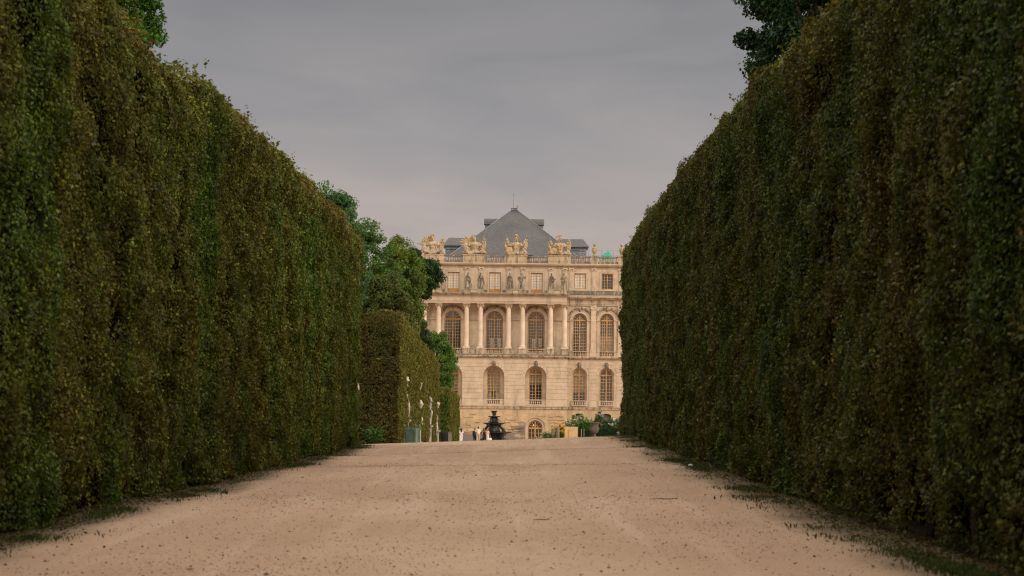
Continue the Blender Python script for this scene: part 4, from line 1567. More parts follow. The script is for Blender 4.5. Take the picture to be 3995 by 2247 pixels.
HL = hedge('clipped_hedge', -9.2, -6.05, 4.0, 78.0, lambda x, y: 7.72 + 0.20 * sstep(36.5, 40, np.asarray(y, dtype=float)) + 0.15 * sstep(42, 58, np.asarray(y, dtype=float)) - 0.32 * np.exp(-((np.asarray(y, dtype=float) - 36.0) / 1.1) ** 2) + 0 * x,
           [('x1', 9, 17, 260, .10), ('x1', 17, 30, 1900, .060), ('x1', 30, 48, 1500, .067), ('x1', 48, 78, 1100, .078),
            ('top', 9, 78, 300, .10), ('y1', 0, 0, 300, .11), ('x0', 9, 78, 60, .14)], 11,
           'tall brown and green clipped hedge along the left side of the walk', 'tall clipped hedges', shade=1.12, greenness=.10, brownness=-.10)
HR = hedge('clipped_hedge', 4.85, 7.9, 4.0, 88.0, lambda x, y: 7.95 + 0.55 * sstep(26, 52, np.asarray(y, dtype=float)) + 0 * x,
           [('x0', 9, 15, 260, .10), ('x0', 15, 28, 1900, .060), ('x0', 28, 48, 1500, .067), ('x0', 48, 88, 1100, .078),
            ('top', 9, 88, 300, .10), ('y1', 0, 0, 300, .11), ('x1', 9, 88, 60, .14)], 23,
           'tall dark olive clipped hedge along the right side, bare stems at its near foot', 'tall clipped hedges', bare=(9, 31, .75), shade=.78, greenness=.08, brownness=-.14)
# bare stems under the near end of the right hedge
rr = random.Random(8)
for k in range(18):
    y = 12 + k * 1.1 + rr.uniform(-.5, .5)
    x = 5.15 + rr.uniform(-.1, .35)
    b = MB()
    z = g0(x, y)
    r = rr.uniform(.03, .065)
    b.tube([(x, y, z - .1), (x + rr.uniform(-.10, .10), y + rr.uniform(-.2, .2), z + .5), (x + rr.uniform(-.1, .1), y + rr.uniform(-.15, .15), z + 1.5)], [r * 1.3, r, r * .8], 8)
    b.build('stem', M['twig'], HR, True)

NICH = [(110.0, 1.0, 3.9), (124.0, 1.0, 4.0), (137.5, 1.0, 3.8), (152.0, 1.0, 3.5)]
H2 = hedge('clipped_hedge', -9.6, -5.80, 102.0, 156.0, lambda x, y: 5.95 - 0.0340 * (y - 102) + 0 * x,
           [('y0', 0, 0, 950, .090), ('x1', 102, 156, 560, .105), ('top', 102, 156, 150, .13), ('y1', 0, 0, 60, .15)], 37,
           'lower clipped hedge beyond the gap, dark front face and white statues along its side', 'lower clipped hedges', greenness=-.02, niches=NICH, corner=.18, amp=.10, lit_face='x1')
H3 = hedge('clipped_hedge', -9.4, -5.78, 182.0, 214.0, lambda x, y: 2.42 - 0.026 * (y - 182) + 0 * x,
           [('y0', 0, 0, 600, .11), ('x1', 182, 214, 400, .12), ('top', 182, 214, 120, .14)], 53,
           'farthest small green clipped hedge block beside the people', 'lower clipped hedges', greenness=.42, brownness=-.35, corner=.16, amp=.09, lit_face='x1')

# ================================================================== trees
def tree(name, x, y, ztop, zbot, rx, ry, col, col2, seed, label, group='trees behind the left hedges', n_clump=70, per=150, L=.16, spread=.55, droop=.5, shape=1.0, gaps=.0, lobes=None, cyl=False):
    rng = np.random.default_rng(seed)
    rr = random.Random(seed)
    zg = g0(x, y)
    root = empty(name, (x, y, zg), 0, label, 'tree', group)
    zc, hz = (ztop + zbot) / 2 - zg, (ztop - zbot) / 2
    # trunk and limbs
    tr = MB()
    th = zc
    pts = [(0, 0, -.2), (rr.uniform(-.1, .1), rr.uniform(-.1, .1), th * .5), (rr.uniform(-.2, .2), rr.uniform(-.2, .2), th), (0, 0, th + hz * .75)]
    r0 = .06 + .012 * (ztop - zg)
    tr.tube(pts, [r0 * 1.25, r0, r0 * .7, r0 * .2], 9)
    # clumps
    cl = []
    tries = 0
    while len(cl) < n_clump and tries < 9000:
        tries += 1
        p = rng.normal(0, 1, 3)
        p /= np.linalg.norm(p)
        rad = rng.uniform(.45, 1.0) ** .6
        c = p * rad
        if cyl:          # an upright, straight-sided crown
            a_ = rng.uniform(0, 2 * PI)
            c = np.array((rad * math.cos(a_), rad * math.sin(a_), rng.uniform(-1, 1)))
        # pinch towards the top
        f = 1 - .38 * shape * max(0, c[2]) ** 1.3
        q = np.array((c[0] * rx * f, c[1] * ry * f, zc + c[2] * hz))
        lump = vnoise(np.array([[x + q[0], y + q[1], q[2]]]), .55, seed)[0]
        if lump < gaps + .18: continue
        cl.append((q * np.array((1, 1, 1)), rad))
    for q, lx in (lobes or []):
        cl.append((np.array(q), 1.0))
    limb_targets = [c for c, r in cl][::max(1, len(cl) // 16)]
    for c in limb_targets:
        s = Vector((0, 0, min(max(th * .55, c[2] - hz * .7), th + hz * .5)))
        e = Vector(c)
        m = s.lerp(e, .5) + Vector((0, 0, -.12 * (e - s).length))
        tr.tube([s, m, e], [r0 * .40, r0 * .24, r0 * .06], 6)
    tr.build('trunk', M['bark'], root, True)
    VV, CC = [], []
    for c, rad in cl:
        n = int(per * rng.uniform(.6, 1.3))
        cr = spread * rng.uniform(.7, 1.25)
        d = rng.normal(0, 1, (n, 3))
        d = norm(d) * (rng.random((n, 1)) ** .45) * cr * np.array((1, 1, .75))
        d[:, 2] -= droop * .25 * (d[:, 0] ** 2 + d[:, 1] ** 2) / cr
        P = d + c
        Nn = norm(d + np.array((0, 0, .5 * cr)))
        VV.append(leaves(P, Nn, L * rng.uniform(.6, 1.3, n), .7, droop, rng=rng, width=.32))
        mixf = np.clip(rng.normal(.45, .3), 0, 1)
        cc = np.array(col) * (1 - mixf) + np.array(col2) * mixf
        CC.append(cc * 1.25 * rng.uniform(.6, 1.4, (n, 1)) * rng.uniform(.70, 1.25))
    crown = quads_object('crown', np.concatenate(VV), np.concatenate(CC), M['leaf'], root)
    return root

tree('tall_tree', -10.5, 114, 13.9, 4.6, 2.15, 1.9, (.034, .092, .026), (.062, .130, .042), 101, 'blue green feathery tree rising highest behind the left hedges', n_clump=150, per=240, L=.15, spread=.56, droop=.9, shape=1.0,
     lobes=[((1.0, 0, 12.6), 1), ((1.3, 0, 11.9), 1), ((1.5, 0, 11.2), 1), ((1.8, 0, 10.6), 1), ((.9, 0, 11.4), 1), ((1.3, 0, 10.6), 1), ((1.9, 0, 9.9), 1), ((1.4, 0, 9.8), 1)])
tree('tall_tree', -9.8, 129, 13.4, 3.5, 2.65, 2.0, (.042, .096, .014), (.075, .130, .024), 102, 'mid green willowy tree right of the blue green one', n_clump=210, per=230, L=.16, spread=.56, droop=.9, shape=.45)
tree('leafy_tree', -8.1, 141, 13.1, 4.5, 2.0, 1.8, (.056, .100, .012), (.105, .136, .016), 103, 'yellow green tree with a rounded top just left of the dark maple', n_clump=140, per=220, L=.16, spread=.52, shape=.5)
tree('maple_tree', -7.5, 150, 12.9, 9.0, 1.75, 1.7, (.015, .042, .012), (.032, .070, .015), 104, 'dark green maple reaching across the palace roof edge', n_clump=110, per=230, L=.17, spread=.46, gaps=.04,
     lobes=[((1.75, -.2, 13.0), 1), ((1.55, -.2, 13.6), 1), ((2.0, -.1, 12.6), 1), ((1.3, -.1, 12.1), 1), ((1.5, -.1, 12.8), 1), ((1.0, 0, 12.9), 1)])
tree('leafy_tree', -8.4, 126, 9.8, 3.2, 2.0, 1.7, (.050, .072, .012), (.078, .090, .020), 105, 'dull olive tree just above the lower hedge front', n_clump=130, per=220, L=.15, spread=.55)
tree('leafy_tree', -9.3, 152, 9.8, 1.5, 2.0, 1.7, (.028, .058, .010), (.062, .094, .015), 106, 'deep green tree under the dark maple, against the portico columns', n_clump=130, per=220, L=.16, spread=.54)
tree('leafy_tree', -9.6, 163, 8.4, 0, 2.0, 1.6, (.022, .050, .010), (.046, .078, .012), 107, 'shaded dark green tree in front of the left portico columns', n_clump=120, per=220, L=.16, spread=.5)
tree('rounded_tree', -7.35, 189, 8.2, 1.6, 1.85, 1.6, (.048, .105, .014), (.090, .160, .022), 108, 'rounded bright green tree rising over the farthest clipped hedge', n_clump=170, per=230, L=.16, spread=.50, shape=.75)
tree('maple_tree', -8.2, 180, 8.4, 2.8, 1.0, 1.0, (.015, .038, .010), (.030, .060, .012), 109, 'small dark tree tip showing above the rounded bright tree', n_clump=70, per=180, L=.17, spread=.42, gaps=.05)
tree('tall_tree', -11.05, 50, 16.5, 5.0, 1.95, 2.6, (.046, .118, .010), (.080, .165, .016), 110, 'bright green tree top above the near left hedge, at the top edge', 'trees beyond the tall hedges', n_clump=380, per=460, L=.11, spread=.42, shape=0.0, cyl=True)
tree('maple_tree', 9.5, 60, 19.0, 7.0, 2.5, 2.6, (.011, .030, .008), (.020, .046, .011), 111, 'dark blue green maple top above the right hedge', 'trees beyond the tall hedges', n_clump=260, per=430, L=.14, spread=.55, droop=.7, shape=.1)

# unseen trees added behind both hedges to shade their near ends
for i_, (x_, y_, sd_, lab_) in enumerate(((-13.2, 6, 120, 'unseen tree added for shade behind the nearest left hedge, out beside the viewer'), (-13.4, 21, 121, 'unseen tree added for shade behind the left hedge, second of its row'), (-13.0, 35, 122, 'unseen tree added for shade behind the left hedge, third of its row'),
                                         (12.6, 6, 123, 'unseen tree added for shade behind the nearest right hedge, out beside the viewer'), (12.8, 20, 124, 'unseen tree added for shade behind the right hedge, second of its row'), (12.6, 33, 125, 'unseen tree added for shade behind the right hedge, third of its row'))):
    tree('added_shade_tree', x_, y_, 21.0, 7.5, 3.4, 4.8, (.020, .052, .010), (.040, .080, .014), sd_, lab_, 'unseen trees added to shade the near hedges', n_clump=130, per=110, L=.34, spread=.95, shape=.5)

# seedling at the foot of the dark hedge front
sd = empty('sapling', (-7.0, 101.5, g0(-7.0, 101.5)), 0, 'bright green sapling at the foot of the dark hedge front', 'plant')
b = MB()
rr = random.Random(3)
for k in range(7):
    a = rr.uniform(0, 6.28)
    b.tube([(0, 0, -.05), (.12 * math.cos(a), .1 * math.sin(a), .3), (.3 * math.cos(a), .2 * math.sin(a), .65)], [.02, .015, .006], 5)
b.build('stem', M['bark'], sd)
rng = np.random.default_rng(77)
P = rng.normal(0, 1, (420, 3)) * np.array((.24, .13, .20)) + np.array((0, 0, .48))
P[:, 2] = np.maximum(P[:, 2], .08)
quads_object('foliage', leaves(P, np.tile((0, -.5, 1.0), (420, 1)), rng.uniform(.09, .17, 420), .5, .5, rng=rng), np.array((.035, .095, .012)) * rng.uniform(.6, 1.4, (420, 1)), M['leaf'], sd)

# ================================================================== marble statues in the niches
def marble(x, y, H, ph, label, arms, seed, sway=.14, extra=None, pedw=.80):
    z = g0(x, y)
    root = empty('marble_statue', (x, y, z), 0, label, 'statue', 'white statues along the lower hedge')
    b = MB()
    w = pedw / 2
    b.box(-w * 1.12, w * 1.12, -w * 1.12, w * 1.12, -.3, .14)
    b.box(-w * .88, w * .88, -w * .88, w * .88, .14, ph - .16)
    b.box(-w * 1.0, w * 1.0, -w * 1.0, w * 1.0, ph - .16, ph - .09)
    b.box(-w * 1.18, w * 1.18, -w * 1.18, w * 1.18, ph - .09, ph)
    b.build('pedestal', M['marble'], root)
    f = MB()
    f.box(-.30, .30, -.28, .28, 0, .10)
    draped_z = MB()
    draped(draped_z, H, sway, 7, seed, arms)
    f.add([(p[0], p[1], p[2] + .08) for p in draped_z.v], draped_z.f)
    if extra: extra(f, H)
    f.remesh('figure', M['marble'], root, .03, (0, 0, ph))
    return root
def ex_urn(f, H):
    f.lathe([(.10, 0), (.09, .05), (.22, .10), (.24, .16), (.17, .20), (.16, .30), (.22, .34), (.02, .36)], (.15, 0, H + .02), 14)
    f.tube([(.30, 0, H * .55), (.36, -.05, H * .35), (.30, 0, H * .05)], [.06, .08, .09], 8)
def ex_raise(f, H):
    f.tube([(.30, -.05, H * .98), (.34, -.05, H * 1.10)], [.06, .09], 8)
    f.ell((.30, 0, .20), (.20, .22, .22))
    f.tube([(.26, 0, .62 * H), (.36, .02, .50 * H), (.30, 0, .40 * H)], [.10, .16, .08], 8)
def ex_child(f, H):
    f.tube([(.14, -.1, .80 * H), (.30, -.16, .84 * H), (.36, -.14, .72 * H)], [.07, .09, .07], 8)
    f.tube([(.18, 0, .5 * H), (.34, .0, .42 * H), (.30, 0, .18 * H)], [.10, .13, .06], 8)
def ex_ball(f, H):
    f.ell((.24, -.04, H * .98), (.19, .19, .17))
    f.tube([(.10, 0, .78 * H), (.28, 0, .86 * H), (.24, 0, .94 * H)], [.07, .07, .06], 8)
    f.tube([(.1, 0, .42 * H), (.24, -.05, .5 * H), (.14, 0, .30 * H)], [.08, .10, .05], 8)
marble(-6.08, 110.0, 2.0, 1.35, 'white statue with a vase held on its head, above the green planter', ((-.34, 0, .95, -.1, 0, 1.02), (.34, 0, .92, .22, 0, 1.02)), 301, extra=ex_urn)
marble(-6.05, 124.0, 2.28, 1.32, 'white statue with an arm raised straight up, behind the green planter', ((-.32, -.1, .60, -.05, -.22, .62), (.33, -.02, .90, .31, -.05, 1.02)), 302, extra=ex_raise)
marble(-5.95, 137.5, 2.22, 1.28, 'white draped statue lifting a hand before its face', ((-.32, -.1, .60, -.05, -.22, .62), (.34, -.12, .70, .26, -.20, .86)), 303, .12, extra=ex_child)
marble(-5.97, 152.0, 2.05, 1.05, 'white statue with a round pinkish load on its shoulder, at the far hedge end', ((-.32, -.1, .60, -.05, -.22, .62), (.30, 0, .84, .26, 0, .92)), 304, .10, extra=ex_ball)
marble(-7.70, 93.0, 2.0, 1.25, 'white statue almost wholly hidden behind the end of the tall left hedge', ((-.32, -.1, .60, -.05, -.22, .62), (.42, 0, .66, .46, -.05, .50)), 305, .14, extra=lambda f, H: f.ell((.34, 0, .70 * H), (.2, .2, .34)), pedw=.44)

# ================================================================== green planter
pl_ = empty('planter_box', (-5.25, 104.0, g0(-5.25, 104.0)), R(-16), 'grey green slatted planter box with ball finials, before the hedge corner', 'planter')
b = MB()
hw_ = .31
for k in range(7):
    x = -hw_ + .08 + (2 * hw_ - .16) * (k + .5) / 7
    w = (2 * hw_ - .16) / 7 / 2 - .004
    b.box(x - w, x + w, -hw_, -hw_ + .03, .10, .72)
    b.box(x - w, x + w, hw_ - .03, hw_, .10, .72)
    b.box(-hw_, -hw_ + .03, x - w, x + w, .10, .72)
    b.box(hw_ - .03, hw_, x - w, x + w, .10, .72)
b.build('slatted_side', M['planter'], pl_)
b = MB()
for sy in (-1, 1):
    b.box(-hw_ + .05, hw_ - .05, sy * hw_ - .025, sy * hw_ + .025, .722, .79)
    b.box(-hw_ + .05, hw_ - .05, sy * hw_ - .025, sy * hw_ + .025, .04, .10)
    b.box(sy * hw_ - .025, sy * hw_ + .025, -hw_ + .05, hw_ - .05, .722, .79)
    b.box(sy * hw_ - .025, sy * hw_ + .025, -hw_ + .05, hw_ - .05, .04, .10)
b.build('rail', M['planter'], pl_)
for sx in (-1, 1):
    for sy in (-1, 1):
        b = MB()
        b.box(sx * hw_ - .045, sx * hw_ + .045, sy * hw_ - .045, sy * hw_ + .045, -.1, .84)
        pq = b.build('corner_post', M['planter'], pl_)
        b = MB()
        b.lathe([(.03, .84), (.025, .87), (.05, .90), (.06, .945), (.045, .985), (.01, 1.0)], (sx * hw_, sy * hw_, 0), 10)
        b.build('finial', M['planter'], pq, True)
b = MB()
b.box(-hw_ + .035, hw_ - .035, -hw_ + .035, hw_ - .035, .5, .62)
b.build('soil', M['bark'], pl_)

# ================================================================== black shape and stone post at the farthest hedge
xb, yb_ = -6.12, 181.0
b = MB()
rings = []
for k in range(9):
    t = k / 8
    z = -.2 + 1.28 * t
    xl = -.42 * (t ** .55) - .02
    rings.append([(x_, y_, z + .02 * math.sin(9 * x_ + k)) for x_, y_ in ((xl, -.05), (xl * .6, -.24), (.0, -.28), (.30, -.18), (.33, .0), (.26, .20), (.0, .26), (xl * .7, .20))])
b.loft(rings)
bc = b.build('black_shape', M['black'], None, True, (xb, yb_, g0(xb, yb_)))  # plain black rounded form for a dark thing left unidentified
tag(bc, 'unidentified black curved shape leaning on the grey post at the farthest hedge', 'cover')
xp, yp = -5.66, 181.0
po = empty('stone_post', (xp, yp, g0(xp, yp)), 0, 'plain grey stone post at the corner of the farthest hedge', 'post', 'grey stone posts')
MB().box(-.14, .14, -.14, .14, -.4, .98).build('shaft', M['postgrey'], po)
MB().box(-.17, .17, -.17, .17, .98, 1.04).build('cap', M['postgrey'], po)

# ================================================================== fountain
FX, FY = -2.14, 232.0
fz = g0(FX, FY) - .05
fo = empty('pyramid_fountain', (FX, FY, fz), 0, 'dark bronze tiered fountain of stacked basins before the palace', 'fountain')
fo.scale = (1.14, 1.14, 1.0)
b = MB()
b.lathe([(3.0, -.3), (3.0, .10), (2.9, .22), (2.75, .22), (2.72, .12), (.3, .10)], (0, 0, 0), 40)
b.build('pool_rim', M['bronze'], fo)
def basin(r, z, th=.10):
    b = MB()
    b.lathe([(r * .30, z - th * 2.2), (r * .55, z - th * 1.9), (r * .86, z - th), (r * .97, z - .03), (r, z), (r * 1.0, z + .03), (r * .94, z + .035), (r * .88, z), (r * .3, z - .02)], (0, 0, 0), 36)
    return b.build('basin', M['bronze'], fo, True)
basin(1.85, 1.33, .10)
basin(1.16, 2.36, .09)
basin(.64, 3.15, .07)
b = MB()
b.lathe([(.30, 3.16), (.17, 3.22), (.15, 3.30), (.20, 3.36), (.19, 3.46), (.24, 3.60), (.34, 3.76), (.36, 3.80), (.30, 3.80)], (0, 0, 0), 20)
b.build('top_vase', M['bronze'], fo, True)
b = MB()
b.lathe([(.95, .1), (.80, .5), (.72, .9), (.85, 1.15)], (0, 0, 0), 16)
b.lathe([(.70, 1.35), (.55, 1.7), (.46, 2.0), (.50, 2.2)], (0, 0, 0), 16)
b.lathe([(.44, 2.38), (.36, 2.7), (.36, 3.02)], (0, 0, 0), 14)
b.build('core_stem', M['bronze'], fo, True)
for k in range(4):      # great tritons under the lowest basin
    a = PI / 4 + PI / 2 * k
    ca, sa = math.cos(a), math.sin(a)
    b = MB()
    P_ = lambda r, z, w=0: (r * ca - w * sa, r * sa + w * ca, z)
    b.tube([P_(1.9, .22, .3), P_(1.75, .32, .0), P_(1.45, .36, -.1), P_(1.15, .62), P_(1.18, .95)], [.07, .14, .20, .22, .24], 10)
    b.ell(P_(1.28, 1.08), (.12, .12, .15))
    for sgn in (-1, 1):
        b.tube([P_(1.16, .98, sgn * .2), P_(1.38, 1.0, sgn * .36), P_(1.40, 1.24, sgn * .30)], [.08, .065, .05], 8)
        b.tube([P_(1.2, .5, sgn * .16), P_(1.6, .45, sgn * .3), P_(1.75, .2, sgn * .34)], [.12, .10, .07], 8)
    b.remesh('triton', M['bronze'], fo, .035)
    b = MB()
    a2 = a + PI / 4
    ca2, sa2 = math.cos(a2), math.sin(a2)
    Q_ = lambda r, z, w=0: (r * ca2 - w * sa2, r * sa2 + w * ca2, z)
    b.tube([Q_(.95, 1.36), Q_(.98, 1.62), Q_(.72, 1.85), Q_(.6, 2.1), Q_(.74, 2.26)], [.20, .17, .13, .10, .06], 10)
    b.ell(Q_(1.05, 1.46), (.17, .17, .13))
    b.tube([Q_(.74, 2.22, .15), Q_(.72, 2.24, -.15)], [.05, .05], 6)
    b.remesh('dolphin', M['bronze'], fo, .035)
    b = MB()
    b.ell((.46 * ca, .46 * sa, 2.52), (.16, .16, .12))
    b.tube([(.46 * ca, .46 * sa, 2.5), (.44 * ca, .44 * sa, 2.75), (.36 * ca, .36 * sa, 3.04)], [.15, .12, .08], 8)
    b.ell((.50 * ca, .50 * sa, 2.86), (.10, .10, .09))
    b.remesh('crayfish', M['bronze'], fo, .03)

# ================================================================== people
def skin_mat(n, c):
    return simple_mat(n, c, 0.55, 0.06, 9)
SK1 = skin_mat('warm_skin', (.42, .24, .15))
SK2 = skin_mat('brown_skin', (.20, .105, .06))
C_ = lambda n, c, v=.12: simple_mat(n, c, .85, v, 9, bump=.25)
M['white_cloth'] = C_('white_cotton', (.56, .52, .46))
M['cream_cloth'] = C_('cream_linen', (.60, .52, .40))
M['tan_cloth'] = C_('tan_cotton', (.45, .34, .22))
M['pink_cloth'] = C_('pale_pink_cotton', (.66, .48, .42))
M['navy_cloth'] = C_('navy_nylon', (.012, .016, .026))
M['grey_cloth'] = C_('grey_cotton', (.10, .10, .11))
M['shoe'] = simple_mat('shoe', (.25, .22, .19), .6, .2, 6)
M['hair_black'] = simple_mat('black_hair', (.008, .007, .007), .45, .4, 30)
M['hair_auburn'] = simple_mat('auburn_hair', (.16, .065, .028), .45, .4, 30)
M['hair_red'] = simple_mat('ginger_hair', (.30, .13, .055), .45, .35, 30)
M['hair_brown'] = simple_mat('dark_brown_hair', (.03, .018, .012), .45, .4, 30)
def dots_mat():
    m = mat_new('black_dress_with_pale_dots')
    t = NT(m)
    v = t.n('ShaderNodeTexVoronoi', ins={'Vector': t.obj(), 'Scale': 9.0})
    k = t.ramp(v.outputs['Distance'], .20, .16)
    t.out(t.bsdf(t.mix(k, (.008, .008, .010), (.5, .45, .40)), .8, .2))
    return m
M['dots'] = dots_mat()
def print_mat():
    m = mat_new('white_print')
    t = NT(m)
    k = t.ramp(t.noise(t.obj(), 16, 3), .52, .58)
    t.out(t.bsdf(t.mix(k, (.70, .66, .60), (.28, .27, .30)), .85, .2))
    return m
M['print'] = print_mat()

def person(x, y, H, rz, label, skin, hair, arms=None, stride=.0, female=False, group='visitors near the fountain'):
    """body facing +Y: one continuous skin with five-fingered hands"""
    k = H / 1.75
    S = lambda p: Vector((p[0] * k, p[1] * k, p[2] * k))
    sw = .165 if female else .195
    b = MB()
    rings = []
    for z, rx, ry, oy in ((.86, .13, .10, 0), (.93, .17 if female else .165, .115, -.01), (1.02, .15, .105, 0), (1.10, .125 if female else .14, .095, .005), (1.22, .14 if female else .155, .105, .005),
                          (1.33, .155 if female else .175, .11, 0), (1.41, .14 if female else .165, .085, -.005), (1.46, .075, .06, -.01), (1.50, .056, .056, 0), (1.56, .052, .055, .01)):
        rings.append([S((rx * math.cos(2 * PI * q / 20), oy + ry * math.sin(2 * PI * q / 20), z)) for q in range(20)])
    b.loft(rings)
    hd = S((0, .025, 1.635))
    b.ell(hd, (.074 * k, .092 * k, .115 * k), None, 14, 10)
    b.ell(hd + S((0, .03, -.06)), (.055 * k, .06 * k, .055 * k), None, 10, 8)
    b.tube([hd + S((0, .085, .02)), hd + S((0, .112, -.015)), hd + S((0, .085, -.03))], [.008 * k, .015 * k, .014 * k], 6)
    b.tube([hd + S((-.022, .086, -.058)), hd + S((.022, .086, -.058))], [.008 * k, .008 * k], 6)
    for sg in (-1, 1):
        b.ell(hd + S((sg * .075, -.005, -.005)), (.012 * k, .022 * k, .032 * k), None, 8, 6)
    legs = []
    for sg in (-1, 1):
        f = sg * stride
        hp, kn, an = (sg * .085, 0, .90), (sg * .088, .02 + f * .5, .49), (sg * .088, -.02 + f, .085)
        b.tube([S(hp), S((sg * .087, .01 + f * .25, .70)), S(kn), S((sg * .088, -.015 + f * .75, .34)), S(an)], [.088 * k, .075 * k, .054 * k, .053 * k, .036 * k], 12)
        b.tube([S((an[0], an[1] - .04, .045)), S((an[0] + sg * .01, an[1] + .06, .04)), S((an[0] + sg * .015, an[1] + .17, .025))], [.038 * k, .042 * k, .026 * k], 8)
        legs.append((hp, kn, an))
    arms = arms or [((-.235, -.02, 1.13), (-.245, .05, .88)), ((.235, -.02, 1.13), (.245, .05, .88))]
    ends = []
    for sg, (e, w) in zip((-1, 1), arms):
        sh = (sg * sw, 0, 1.40)
        b.ell(S(sh), (.055 * k, .055 * k, .06 * k), None, 10, 8)
        b.tube([S(sh), S(((sh[0] + e[0]) / 2, (sh[1] + e[1]) / 2, (sh[2] + e[2]) / 2)), S(e), S(w)], [.052 * k, .045 * k, .037 * k, .025 * k], 10)
        E, Wr = S(e), S(w)
        d = (Wr - E).normalized()
        side = Vector((0, 1, 0)) - d * d.y
        side = side.normalized() if side.length > .1 else Vector((1, 0, 0))
        nrm_ = d.cross(side)
        pc = Wr + d * .05 * k
        rot = Matrix((nrm_, side, d)).transposed()
        b.ell(pc, (.015 * k, .040 * k, .052 * k), rot, 8, 8)
        curl = nrm_ * (-sg)
        for q, (off, L) in enumerate(((-.028, .062), (-.010, .074), (.010, .078), (.028, .070))):
            p0 = Wr + d * .085 * k + side * off * k
            p1 = p0 + d * L * .5 * k + curl * .012 * k
            p2 = p0 + d * L * .9 * k + curl * .035 * k
            b.tube([p0 - d * .02 * k, p0, p1, p2], [.010 * k, .010 * k, .0095 * k, .008 * k], 6)
        t0 = Wr + d * .035 * k + side * .034 * k
        b.tube([t0 - side * .01 * k, t0 + side * .022 * k + d * .025 * k, t0 + side * .030 * k + d * .055 * k + curl * .015 * k], [.013 * k, .012 * k, .009 * k], 6)
        ends.append(Wr + d * .10 * k)
    root = b.remesh('person', skin, None, .0095, None, 1)
    root.location = (x, y, g0(x, y))
    root.rotation_euler = (0, 0, rz)
    tag(root, label, 'person', group)
    eb = MB()
    for sg in (-1, 1):
        eb.ell(hd + S((sg * .03, .082, .012)), (.011 * k, .008 * k, .008 * k), None, 6, 5)
    eb.build('eyes', M['dark'], root)
    for sg, (hp, kn, an) in zip((-1, 1), legs):
        s = MB()
        s.tube([S((an[0], an[1] - .055, .042)), S((an[0] + sg * .01, an[1] + .06, .042)), S((an[0] + sg * .016, an[1] + .19, .030))], [.048 * k, .052 * k, .034 * k], 10)
        s.build('shoe', M['shoe'], root, True)
    hm, style = hair
    h = MB()
    h.ell(hd + S((0, -.018, .022)), (.088 * k, .095 * k, .108 * k), None, 14, 10)
    if style == 'long':
        h.tube([hd + S((0, -.06, .04)), hd + S((0, -.075, -.12)), hd + S((0, -.085, -.27)), hd + S((0, -.085, -.38))], [.085 * k, .105 * k, .115 * k, .07 * k], 12)
        for sg in (-1, 1):
            h.tube([hd + S((sg * .06, -.03, .04)), hd + S((sg * .10, -.04, -.12)), hd + S((sg * .11, -.05, -.28))], [.04 * k, .05 * k, .03 * k], 8)
    elif style == 'mid':
        h.tube([hd + S((0, -.05, .04)), hd + S((0, -.07, -.10)), hd + S((0, -.08, -.20))], [.085 * k, .10 * k, .07 * k], 12)
        for sg in (-1, 1):
            h.tube([hd + S((sg * .06, -.02, .04)), hd + S((sg * .088, -.02, -.10)), hd + S((sg * .08, -.03, -.18))], [.035 * k, .042 * k, .02 * k], 8)
    h.remesh('hair', hm, root, .016)
    return root, S, k, arms, legs, ends, sw

def shirt(info, mat, sleeve=.55, hem=.86, flare=1.0):
    root, S, k, arms, legs, ends, sw = info
    b = MB()
    rings = []
    for z, rx, ry in ((hem, .185 * flare, .135 * flare), (1.0, .175, .13), (1.12, .165, .125), (1.25, .172, .13), (1.36, .19, .125), (1.43, .16, .10), (1.475, .085, .075)):
        rings.append([S(((rx + .006 * math.sin(5 * q)) * math.cos(2 * PI * q / 22), (ry + .008 * math.sin(7 * q + z * 9)) * math.sin(2 * PI * q / 22), z)) for q in range(22)])
    b.loft(rings)
    for sg, (e, w) in zip((-1, 1), arms):
        sh = Vector((sg * sw, 0, 1.405))
        E, Wv = Vector(e), Vector(w)
        end = sh.lerp(E, min(1, sleeve * 2)) if sleeve <= .5 else E.lerp(Wv, (sleeve - .5) * 2)
        pts = [sh - Vector((sg * .05, 0, 0)), sh, end] if sleeve <= .5 else [sh - Vector((sg * .05, 0, 0)), sh, E, end]
        b.tube([S(p) for p in pts], [.07 * k, .078 * k, .070 * k] if sleeve <= .5 else [.07 * k, .072 * k, .058 * k, .048 * k], 12)
    return b.remesh('shirt', mat, root, .018)
def trousers(info, mat, low=.10, wide=1.0):
    root, S, k, arms, legs, ends, sw = info
    b = MB()
    b.loft([[S((rx * math.cos(2 * PI * q / 20), ry * math.sin(2 * PI * q / 20) - .005, z)) for q in range(20)] for z, rx, ry in ((.80, .165, .125), (.90, .185, .135), (1.0, .165, .125), (1.06, .150, .115))])
    for sg, (hp, kn, an) in zip((-1, 1), legs):
        t = (kn[2] - low) / (kn[2] - an[2]) if low < kn[2] else 0
        lo = Vector(kn).lerp(Vector(an), t) if low < kn[2] else Vector(kn).lerp(Vector(hp), (low - kn[2]) / (hp[2] - kn[2]))
        pts = [S(hp), S(Vector(hp).lerp(Vector(kn), .5)), S(kn), S(lo)] if low < kn[2] else [S(hp), S(Vector(hp).lerp(lo, .5)), S(lo)]
        b.tube(pts, [.10 * k, .095 * k * wide, .076 * k * wide, .066 * k * wide] if len(pts) == 4 else [.10 * k, .098 * k * wide, .09 * k * wide], 12)
    return b.remesh('trousers', mat, root, .018)
